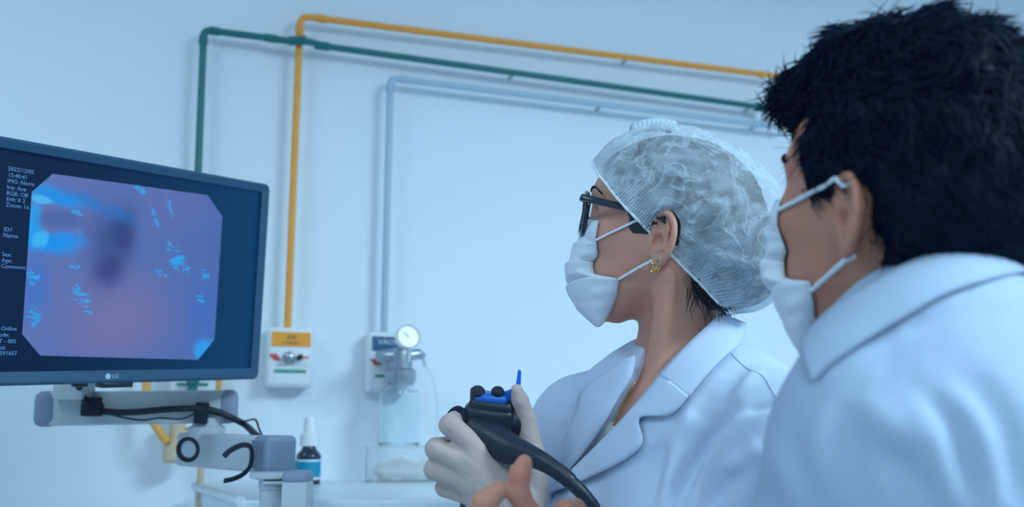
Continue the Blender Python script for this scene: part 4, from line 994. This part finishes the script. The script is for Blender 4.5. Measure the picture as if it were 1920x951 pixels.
sf.cut((wN - 1, wN + 1, sides), .004)
q = sf.sl((-9, -9, -9), (9, 9, .99)); sf.D[q] = .1
V, Q = sf.mesh(); mesh_obj('inner_shirt', relax(V, Q, 1), Q, 'shirt_cream', tw)
pf = coat_field(wJ, .015, .006, wlo, whi, 1.2, neck=True); PVw, PQw = pf.mesh(); PVw = relax(PVw, PQw, 3); wproxy = bvh(PVw, PQw)
cf2 = coat_field(wJ, .015, .0048, wlo, whi, 1.2)
cf2.cut(vcut(wproxy, wN, wF, wL, ZZ, NEAR_IN, FAR_IN), .004)
# sleeve ends before the wrist
V, Q = cf2.mesh(); V = relax(V, Q, 2); Nn = normals(V, Q)
V = V + Nn * (wob(V, 26, 21) * .0022 + wob(V, 60, 22) * .0007)[:, None]
for pts, w_, am in ([((1372, 768), (1340, 800), (1310, 850), (1285, 905), (1262, 960)), .008, -.012], [((1390, 775), (1355, 830), (1320, 900), (1300, 960)), .010, .009],
                    [((1470, 775), (1466, 800), (1464, 850), (1470, 930)), .005, -.004], [((1400, 770), (1430, 762), (1462, 757)), .005, -.004],
                    [((1240, 830), (1228, 880), (1215, 950)), .011, -.008], [((1270, 830), (1262, 880), (1240, 950)), .010, .008], [((1300, 770), (1285, 800), (1262, 850)), .009, .006],
                    [((1395, 880), (1350, 920), (1320, 960)), .010, -.009], [((1430, 830), (1395, 860), (1360, 890)), .010, .007], [((1420, 690), (1400, 720), (1370, 750)), .009, .004],
                    [((1075, 760), (1060, 800), (1040, 850)), .006, -.004], [((1100, 770), (1080, 820), (1050, 870)), .006, .003]):
    V = fold(V, Nn, castline(wproxy, pts), w_, am)
mesh_obj('lab_coat', V, Q, 'coat', tw); wcoat = bvh(V, Q)
# shoulder yoke seam
sm_ = castline(wcoat, ((1372, 664), (1400, 690), (1430, 705), (1450, 735), (1462, 757)), 8)
if len(sm_) > 2: MB().tube([p + nrm(CAM - p) * .0003 for p in sm_], .0009, 6).build('shoulder_seam', 'coat', tw)
strip(wproxy, [(1345, 588), (1318, 620), (1285, 655), (1262, 680), (1240, 706)], [(1398, 606), (1388, 650), (1362, 676), (1330, 708), (1296, 750)], 26, 8, .003, .003, 'collar', 'coat', tw, .0022, .006)
strip(wproxy, [(1241, 704), (1205, 748), (1182, 775), (1156, 803), (1092, 868), (1030, 930)], [(1297, 748), (1263, 782), (1206, 786), (1209, 842), (1108, 902), (1034, 934)], 40, 8, .002, .003, 'lapel', 'coat', tw, .0022, .0075)
strip(wproxy, [(1195, 668), (1188, 708), (1160, 752), (1136, 796), (1085, 868), (1035, 925)], [(1172, 684), (1128, 712), (1092, 742), (1088, 775), (1052, 842), (1022, 905)], 30, 6, .002, .003, 'lapel', 'coat', tw, .0022, .004)
# necklace
nl = castline(wtree, ((1192, 716), (1178, 742), (1164, 768), (1150, 796)), 8)
if len(nl) > 3:
    nk = MB(); 
    for i, p in enumerate(nl): 
        d = nrm(nl[min(i + 1, len(nl) - 1)] - nl[max(i - 1, 0)]); nk.tube([p - d * .0012 + nrm(CAM - p) * .0012, p + d * .0012 + nrm(CAM - p) * .0012], .0013, 8)
    tag(nk.build('necklace', 'gold', None), 'thin gold chain at the open collar of the person with the cap', 'necklace')
# ------------------------------------------------------------------ gloved left hand
def hand_mesh(chains, palm, step, smooth=.006, cuts=(), extra=()):
    pts = np.array([p for c in chains for p, r in c] + [p for a, b, r1, r2 in palm for p in (a, b)]); lo, hi = pts.min(0) - .04, pts.max(0) + .04
    f = Field(axis(lo[0], hi[0], step), axis(lo[1], hi[1], step), axis(lo[2], hi[2], step))
    for a, b, r1, r2 in palm: f.add(rcone(a, b, r1, r2), .016)
    for c in chains:
        g = Field(*f.ax)
        for i in range(len(c) - 1): g.add(rcone(c[i][0], c[i + 1][0], c[i][1], c[i + 1][1]), .003)
        d = g.D; a = f.D; k = smooth; h = np.clip(.5 + .5 * (a - d) / k, 0, 1); f.D = a + (d - a) * h - k * h * (1 - h)
    V, Q = f.mesh(); return relax(V, Q, 2, .5), Q
gw = wW
ch = [[(W(900, 846, 1.118), .0135), (W(844, 797, 1.122), .0128), (W(858, 784, 1.165), .0112), (W(885, 800, 1.182), .0095)],
      [(W(886, 876, 1.114), .0135), (W(818, 842, 1.122), .0128), (W(838, 836, 1.172), .0112), (W(872, 842, 1.180), .0095)],
      [(W(888, 908, 1.116), .013), (W(815, 880, 1.128), .0125), (W(838, 872, 1.172), .0108), (W(870, 872, 1.180), .0092)],
      [(W(900, 938, 1.122), .0115), (W(834, 914, 1.140), .0112), (W(850, 900, 1.175), .0095), (W(878, 898, 1.180), .0085)],
      [(W(1000, 925, 1.135), .019), (W(997, 850, 1.150), .0155), (W(986, 785, 1.152), .0125), (W(975, 752, 1.148), .0105), (W(969, 731, 1.145), .0072)]]
pm = [(ch[0][0][0], W(975, 950, 1.135), .016, .024), (ch[1][0][0], W(965, 965, 1.125), .016, .024), (ch[2][0][0], W(960, 980, 1.125), .016, .023), (ch[3][0][0], W(960, 995, 1.13), .014, .022), (W(970, 960, 1.13), gw, .027, .028), (gw, gw + (wJ['E'][1] - gw) * .3, .028, .031), (W(900, 860, 1.13), W(985, 930, 1.14), .014, .02)]
V, Q = hand_mesh(ch, pm, .0021); Nn = normals(V, Q); V = V + Nn * (wob(V, 180, 31) * .0005)[:, None]
tgl = mesh_obj('glove', V, Q, 'glove', tw)
# ------------------------------------------------------------------ endoscope
tsc = thing('endoscope', 'black endoscope control body with blue top and lever in the gloved hand', 'endoscope', W(915, 850, 1.16))
SD = 1.158; sx = nrm(CR + CU * -.12); sy = nrm(CU - sx * (CU @ sx)); sz = np.cross(sx, sy)
SM = frame(W(915, 795, SD), sx, sy, sz); px_ = SD / FPX
def smb(dx, dy, dz, size, bev=.004, rot=0): return MB().box(size, SM @ Matrix.Translation((dx * px_, -dy * px_, dz)) @ Matrix.Rotation(rot, 4, 'Z'), bev, 3)
q = MB(); q.box((96 * px_, 78 * px_, .046), SM @ Matrix.Translation((0, -2 * px_, 0)), .011, 4); q.box((84 * px_, 40 * px_, .042), SM @ Matrix.Translation((2 * px_, 30 * px_, 0)), .009, 4)
q.box((100 * px_, 10 * px_, .049), SM @ Matrix.Translation((2 * px_, -12 * px_, 0)), .003, 3)
q.build('control_body', 'scope_black', tsc)
# handle continuing down inside the hand
MB().tube(spline([W(925, 815, SD), W(915, 850, SD), W(900, 900, SD), W(890, 960, SD)], 6), [.024 - .0003 * i for i in range(19)], 20).build('grip', 'scope_black', tsc)
MB().box((64 * px_, 20 * px_, .036), SM @ Matrix.Translation((-2 * px_, 50 * px_, .002)), .006, 4).build('top_cap', 'scope_blue', tsc)
for dx, dy, r in ((-26, 52, .0085), (11, 56, .0075)):
    MB().lathe([(0, -.004), (r, -.004), (r * 1.05, .004), (r * 1.05, .008), (r * .8, .0105), (0, .0105)], SM @ Matrix.Translation((dx * px_, dy * px_, .010)) @ Matrix.Rotation(-1.1, 4, 'X'), 24).build('button', 'scope_black', tsc)
lv = MB().prism([(-.010, -.012), (.010, -.014), (.011, .004), (.009, .029), (.005, .030), (.0045, .008), (-.009, .001)], .009, SM @ Matrix.Translation((36 * px_, 62 * px_, .002)), -.004)
o = lv.build('lever', 'scope_lever', tsc, False); bb = o.modifiers.new('b', 'BEVEL'); bb.width = .0012; bb.segments = 2
MB().lathe([(0, -.012), (.021, -.012), (.023, -.008), (.023, .008), (.021, .012), (0, .012)], SM @ Matrix.Translation((44 * px_, 8 * px_, -.004)) @ Matrix.Rotation(math.pi / 2, 4, 'Y'), 28).build('control_wheel', 'scope_black', tsc)
q = MB(); q.tube([W(880, 800, SD), W(856, 788, SD - .012)], [.016, .0145], 20); q.tube([W(862, 792, SD - .008), W(852, 787, SD - .014)], [.0175, .0175], 20); q.build('suction_valve', 'scope_black', tsc)
MB().tube([W(890, 800, SD), W(868, 776, SD - .004)], [.014, .010], 16).build('port', 'scope_black', tsc)
bt = spline([W(890, 806, 1.145), W(925, 826, 1.125), W(957, 842, 1.108), W(997, 856, 1.094), W(1031, 874, 1.086), W(1059, 894, 1.080), W(1070, 904, 1.078)], 8)
MB().tube(bt, list(np.interp(np.linspace(0, 6, len(bt)), [0, 1, 2, 3, 4, 5, 6], [.020, .0215, .0180, .0122, .0100, .0093, .0092])), 24).build('cord_boot', 'scope_black', tsc)
cdp = spline([W(1056, 891, 1.081), W(1082, 915, 1.075), W(1102, 938, 1.073), W(1116, 960, 1.072), W(1140, 1020, 1.07), W(1150, 1100, 1.06), W(1140, 1250, 1.04)], 8)
MB().tube(cdp, .0082, 20).build('cord', 'scope_black', tsc)
# ------------------------------------------------------------------ man
mh = head_frame((1580, 430), .757, math.radians(56), math.radians(9), 1.04)
mc = hp(mh, 0, 0, 0)
ps = math.radians(52); mF0 = np.array([-math.cos(ps), math.sin(ps), 0]); mL = np.cross(ZZ, mF0); le = math.radians(20)
mU = ZZ * math.cos(le) + mF0 * math.sin(le); mF = mF0 * math.cos(le) - ZZ * math.sin(le)
mN = W(1740, 600, .785)
mJ = dict(F=mF, L=mL, U=mU, N=mN, Fh=mF0, Lh=mL, nr=.056, NT=hp(mh, -.030, 0, -.03), w=1.12)
mJ['H'] = np.array([*(mN - mU * .53)[:2], .93])
mS = W(1672, 862, .665); mJ['S'] = {1: mS, -1: mN - mL * .19 - mU * .11}
mWr = W(1035, 1120, .86); mJ['E'] = {1: np.array([.13, mS[1] + .06, 1.06]), -1: mJ['S'][-1] + np.array([-.1, .08, -.25])}
mJ['W'] = {1: mWr, -1: mJ['E'][-1] + np.array([-.15, .16, .06])}
tmn = thing('person', 'person with dark hair, face mask and white coat seen from behind on the right', 'person', (mJ['H'][0], mJ['H'][1], 0))
hand_lo, hand_hi = W(870, 1040, .86), W(1110, 830, .9)
fx = [(mc[0] - .13, mc[0] + .10, .003), (-.06, .085, .0024)]; fy = [(mc[1] - .10, mc[1] + .11, .003), (.80, .93, .0024)]; fz = [(mc[2] - .12, mc[2] + .05, .003), (1.19, 1.33, .0024)]
mfl = Field(axis(-.09, .75, .012, fx), axis(.25, 1.2, .012, fy), axis(0, 1.72, .012, fz))
for p, k in body_prims(mJ): mfl.add(p, k)
for p, k in head_prims(mh): mfl.add(p, k)
for p, k in head_cuts(mh): mfl.cut(p, k)
ear(mh, 1, mfl, .079); ear(mh, -1, mfl, .079)
HD = .862
mch = [[(W(1003, 990, HD), .0115), (W(972, 925, HD - .01), .0100), (W(975, 890, HD - .012), .0092), (W(983, 868, HD - .012), .0076)],
       [(W(980, 1060, HD), .014), (W(925, 1000, HD - .015), .0125), (W(906, 945, HD - .02), .0108), (W(936, 919, HD - .016), .0085)],
       [(W(1045, 995, HD + .01), .0115), (W(1060, 960, HD + .004), .0105), (W(1078, 955, HD + .02), .0095), (W(1092, 972, HD + .035), .008)],
       [(W(1070, 1010, HD + .018), .011), (W(1090, 975, HD + .02), .010), (W(1108, 985, HD + .035), .009), (W(1115, 1008, HD + .04), .008)],
       [(W(1088, 1035, HD + .026), .0095), (W(1110, 1005, HD + .03), .0085), (W(1122, 1015, HD + .04), .008), (W(1125, 1035, HD + .045), .007)]]
for c in mch:
    for i in range(3): mfl.add(rcone(c[i][0], c[i + 1][0], c[i][1], c[i + 1][1]), .004)
for i, (c, r1) in enumerate(zip(mch, (.015, .016, .015, .014, .013))): mfl.add(rcone(c[0][0], mWr + (W(1035, 1060, HD) - W(1035, 1120, .86)) * .3, r1, .024), .014)
V, Q = mfl.mesh(); V = relax(V, Q, 2, .45); mesh_obj('body', V, Q, 'skin_man', tmn); mtree = bvh(V, Q)
# nail on the raised finger
# ------------------------------------------------------------------ hair
hf = Field(axis(mc[0] - .16, mc[0] + .2, .0045), axis(mc[1] - .16, mc[1] + .16, .0045), axis(mc[2] - .13, mc[2] + .22, .0045))
hf.add(ell(hp(mh, -.014, 0, .056), [.106, .088, .100], mh['A']), .01)
hf.add(ell(hp(mh, -.060, 0, .010), [.062, .078, .085], mh['A']), .03)
hf.add(ell(hp(mh, .056, .0, .112), [.050, .052, .034], mh['A']), .03)
hf.add(ell(hp(mh, .094, .010, .098), [.024, .042, .028], mh['A']), .02)
hf.add(ell(hp(mh, .0, 0, .135), [.07, .055, .03], mh['A']), .04)
hf.add(ell(hp(mh, -.05, 0, -.045), [.040, .055, .04], mh['A']), .03)
for s in (-1, 1): hf.add(rcone(hp(mh, .034, s * .066, .058), hp(mh, .027, s * .068, .032), .014, .0075), .014)
hf.cut(ell(hp(mh, .135, 0, .005), [.086, .12, .084], mh['A']), .005)
for s in (-1, 1):
    hf.cut(ell(hp(mh, .002, s * .085, -.045), [.040, .035, .052], mh['A']), .006); hf.cut(ell(hp(mh, -.012, s * .088, .010), [.026, .020, .036], mh['A']), .005)
for s in (-1, 1): hf.cut(ell(hp(mh, -.026, s * .092, -.028), [.034, .036, .046], mh['A']), .006)
hf.cut(ell(hp(mh, -.005, 0, -.085), [.075, .12, .055], mh['A']), .006)
V, Q = hf.mesh(); V = relax(V, Q, 2); Nn = normals(V, Q)
rel = (V - mc) @ mh['A'].T
V = V + Nn * ((wob(V, 70, 41) * .004 + wob(V, 170, 42) * .0018) * np.clip((rel[:, 2] - .02) / .05, .15, 1))[:, None]
thr = mesh_obj('hair', V, Q, 'hair_dark', tmn)
# locks lying over the hair mass
Nn = normals(V, Q); st = MB(); ids = RNG.choice(len(V), 9000, replace=False)
Fh, Lh, Uh = mh['F'], mh['L'], mh['U']; SV = []; SQ = []
for i in ids:
    p = V[i]; n = Nn[i]; r_ = (p - mc) @ mh['A'].T
    if r_[2] < -.02 and r_[0] > -.02: continue
    flow = -Fh * .55 - Uh * (.9 if r_[2] < .10 else .1) + np.array([RNG.normal() for _ in range(3)]) * .22
    wq = min(1, max(0, (r_[0] - .0) / .08)) * min(1, max(0, (r_[2] - .03) / .06)); flow = flow * (1 - wq) + wq * (Fh * .7 + Lh * r_[1] * 8 - Uh * RNG.uniform(-.2, .9) + RNG.normal(size=3) * .3)
    t = nrm(flow - n * (flow @ n)); L_ = RNG.uniform(.014, .032); cu = RNG.normal() * .8; side = np.cross(n, t); pts = []
    top = r_[2] > .07; li = RNG.uniform(.0005, .0045) * (1 if top else .35)
    for k in range(5):
        a = k / 4; pts.append(p + t * L_ * a + side * cu * L_ * a * a * .7 + n * (.0002 + li * math.sin(a * 2.4) - .002 * a * (not top)))
    w = RNG.uniform(.0004, .0009) * (1.2 if top else 1); wd_ = [w, w * 1.1, w, w * .7, .0001]; b0 = len(SV)
    for k in range(5):
        d = nrm(pts[min(k + 1, 4)] - pts[max(k - 1, 0)]); x = nrm(np.cross(d, n)); y = np.cross(d, x)
        for a in (0, 2.094, 4.189): SV.append(pts[k] + (x * math.cos(a) + y * math.sin(a)) * wd_[k])
    for k in range(4):
        for a in range(3): c = (a + 1) % 3; SQ.append((b0 + k * 3 + a, b0 + k * 3 + c, b0 + k * 3 + 3 + c, b0 + k * 3 + 3 + a))
o = mesh_obj('hair_locks', np.array(SV), np.array(SQ), 'hair_strand', tmn); o['kind'] = 'stuff'
htree = bvh(V, Q)
# ------------------------------------------------------------------ mask
mm, G = surgical_mask(mh, tmn, mtree, flare=.86)
for s, j in ((1, 40), (-1, 0)):
    o = MB().tube(push_out(push_out(spline([G[5, j], hp(mh, .010, s * .0775, .033), hp(mh, -.0055, s * .0785, .0385)], 12), mtree, .0024), htree, .0015), .0019, 8).build('ear_loop', 'elastic', mm)
    o = MB().tube(push_out(spline([G[60, j], hp(mh, -.002, s * .073, -.029), hp(mh, -.015, s * .0755, -.017)], 12), mtree, .0024), .0021, 8).build('ear_loop', 'elastic', mm)
# eyebrow
for s in (-1, 1):
    eb = MB()
    for i in range(36):
        t = i / 35; p = push_out([hp(mh, .096 - .010 * t - .012 * t * t, s * (.012 + .044 * t), .0455 + .006 * math.sin(t * 2.6) - .002 * t)], mtree, .0008)[0]; d = (mh['L'] * s * .8 + mh['U'] * (.5 - .7 * t) - mh['F'] * .25 * (.5 + t)) * .010
        eb.tube([p, p + d * .5, p + d], [.0013, .0011, .0003], 4)
    eb.build('eyebrow', 'hair_dark', tmn, autos=0)
# ------------------------------------------------------------------ coat
mlo, mhi = (-.02, .22, .42), (.80, 1.22, 1.58)
pf = coat_field(mJ, .018, .007, mlo, mhi, 1.15, neck=True); PV, PQ = pf.mesh(); PV = relax(PV, PQ, 3); mproxy = bvh(PV, PQ)
cfm = coat_field(mJ, .018, .0055, mlo, mhi, 1.15)
V, Q = cfm.mesh(); V = relax(V, Q, 2); Nn = normals(V, Q)
V = V + Nn * (wob(V, 22, 51) * .0035 + wob(V, 50, 52) * .0010)[:, None]
for pts, w_, am in ([((1700, 740), (1745, 790), (1770, 860), (1785, 960)), .010, .007], [((1720, 735), (1780, 790), (1815, 870), (1840, 960)), .010, -.007], [((1760, 720), (1820, 790), (1855, 880), (1870, 960)), .010, .007],
                    [((1820, 700), (1880, 790), (1905, 900), (1915, 960)), .010, -.006], [((1560, 760), (1540, 830), (1545, 950)), .012, .005], [((1600, 760), (1590, 830), (1600, 950)), .012, -.004],
                    [((1590, 750), (1650, 790), (1730, 830)), .012, .005], [((1690, 620), (1780, 590), (1900, 560)), .010, -.004], [((1640, 840), (1700, 880), (1740, 950)), .010, -.005], [((1450, 850), (1480, 900), (1490, 960)), .012, .004]):
    V = fold(V, Nn, castline(mproxy, pts), w_, am)
mesh_obj('lab_coat', V, Q, 'coat_man_shaded', tmn)
strip(mproxy, [(1512, 640), (1530, 612), (1600, 560), (1700, 503), (1780, 478), (1850, 463), (1925, 458), (1985, 465)], [(1530, 720), (1560, 690), (1625, 645), (1700, 600), (1765, 562), (1840, 535), (1925, 515), (1990, 520)], 50, 8, .002, .003, 'collar', 'coat_man_shaded', tmn, .0025, .002)
# ------------------------------------------------------------------ trousers and shoes of both
for J, par in ((wJ, tw), (mJ, tmn)):
    H = J['H']; f = Field(axis(H[0] - .3, H[0] + .3, .014), axis(H[1] - .3, H[1] + .3, .014), axis(.04, 1.05, .016))
    f.add(rcone(H - J['Lh'] * .06, H + J['Lh'] * .06, .125, .125), .05)
    for s in (1, -1):
        a = H + J['Lh'] * s * .085 - ZZ * .03; b = np.array([a[0], a[1], .06]) + J['Lh'] * s * .02; k = (a + b) / 2 + J['Fh'] * .02
        f.add(rcone(a, k, .1, .078), .03); f.add(rcone(k, b + ZZ * .03, .076, .066), .02)
        g2 = Field(axis(b[0] - .25, b[0] + .25, .009), axis(b[1] - .25, b[1] + .25, .009), axis(.0, .16, .009))
        g2.add(rcone(b - ZZ * .012, b + J['Fh'] * .13 - ZZ * .02, .050, .042), .02); g2.D[:, :, 0] = .1
        V, Q = g2.mesh(); mesh_obj('shoe', V, Q, 'shoe', par)
    V, Q = f.mesh(); mesh_obj('trousers', relax(V, Q, 1), Q, 'trousers', par)
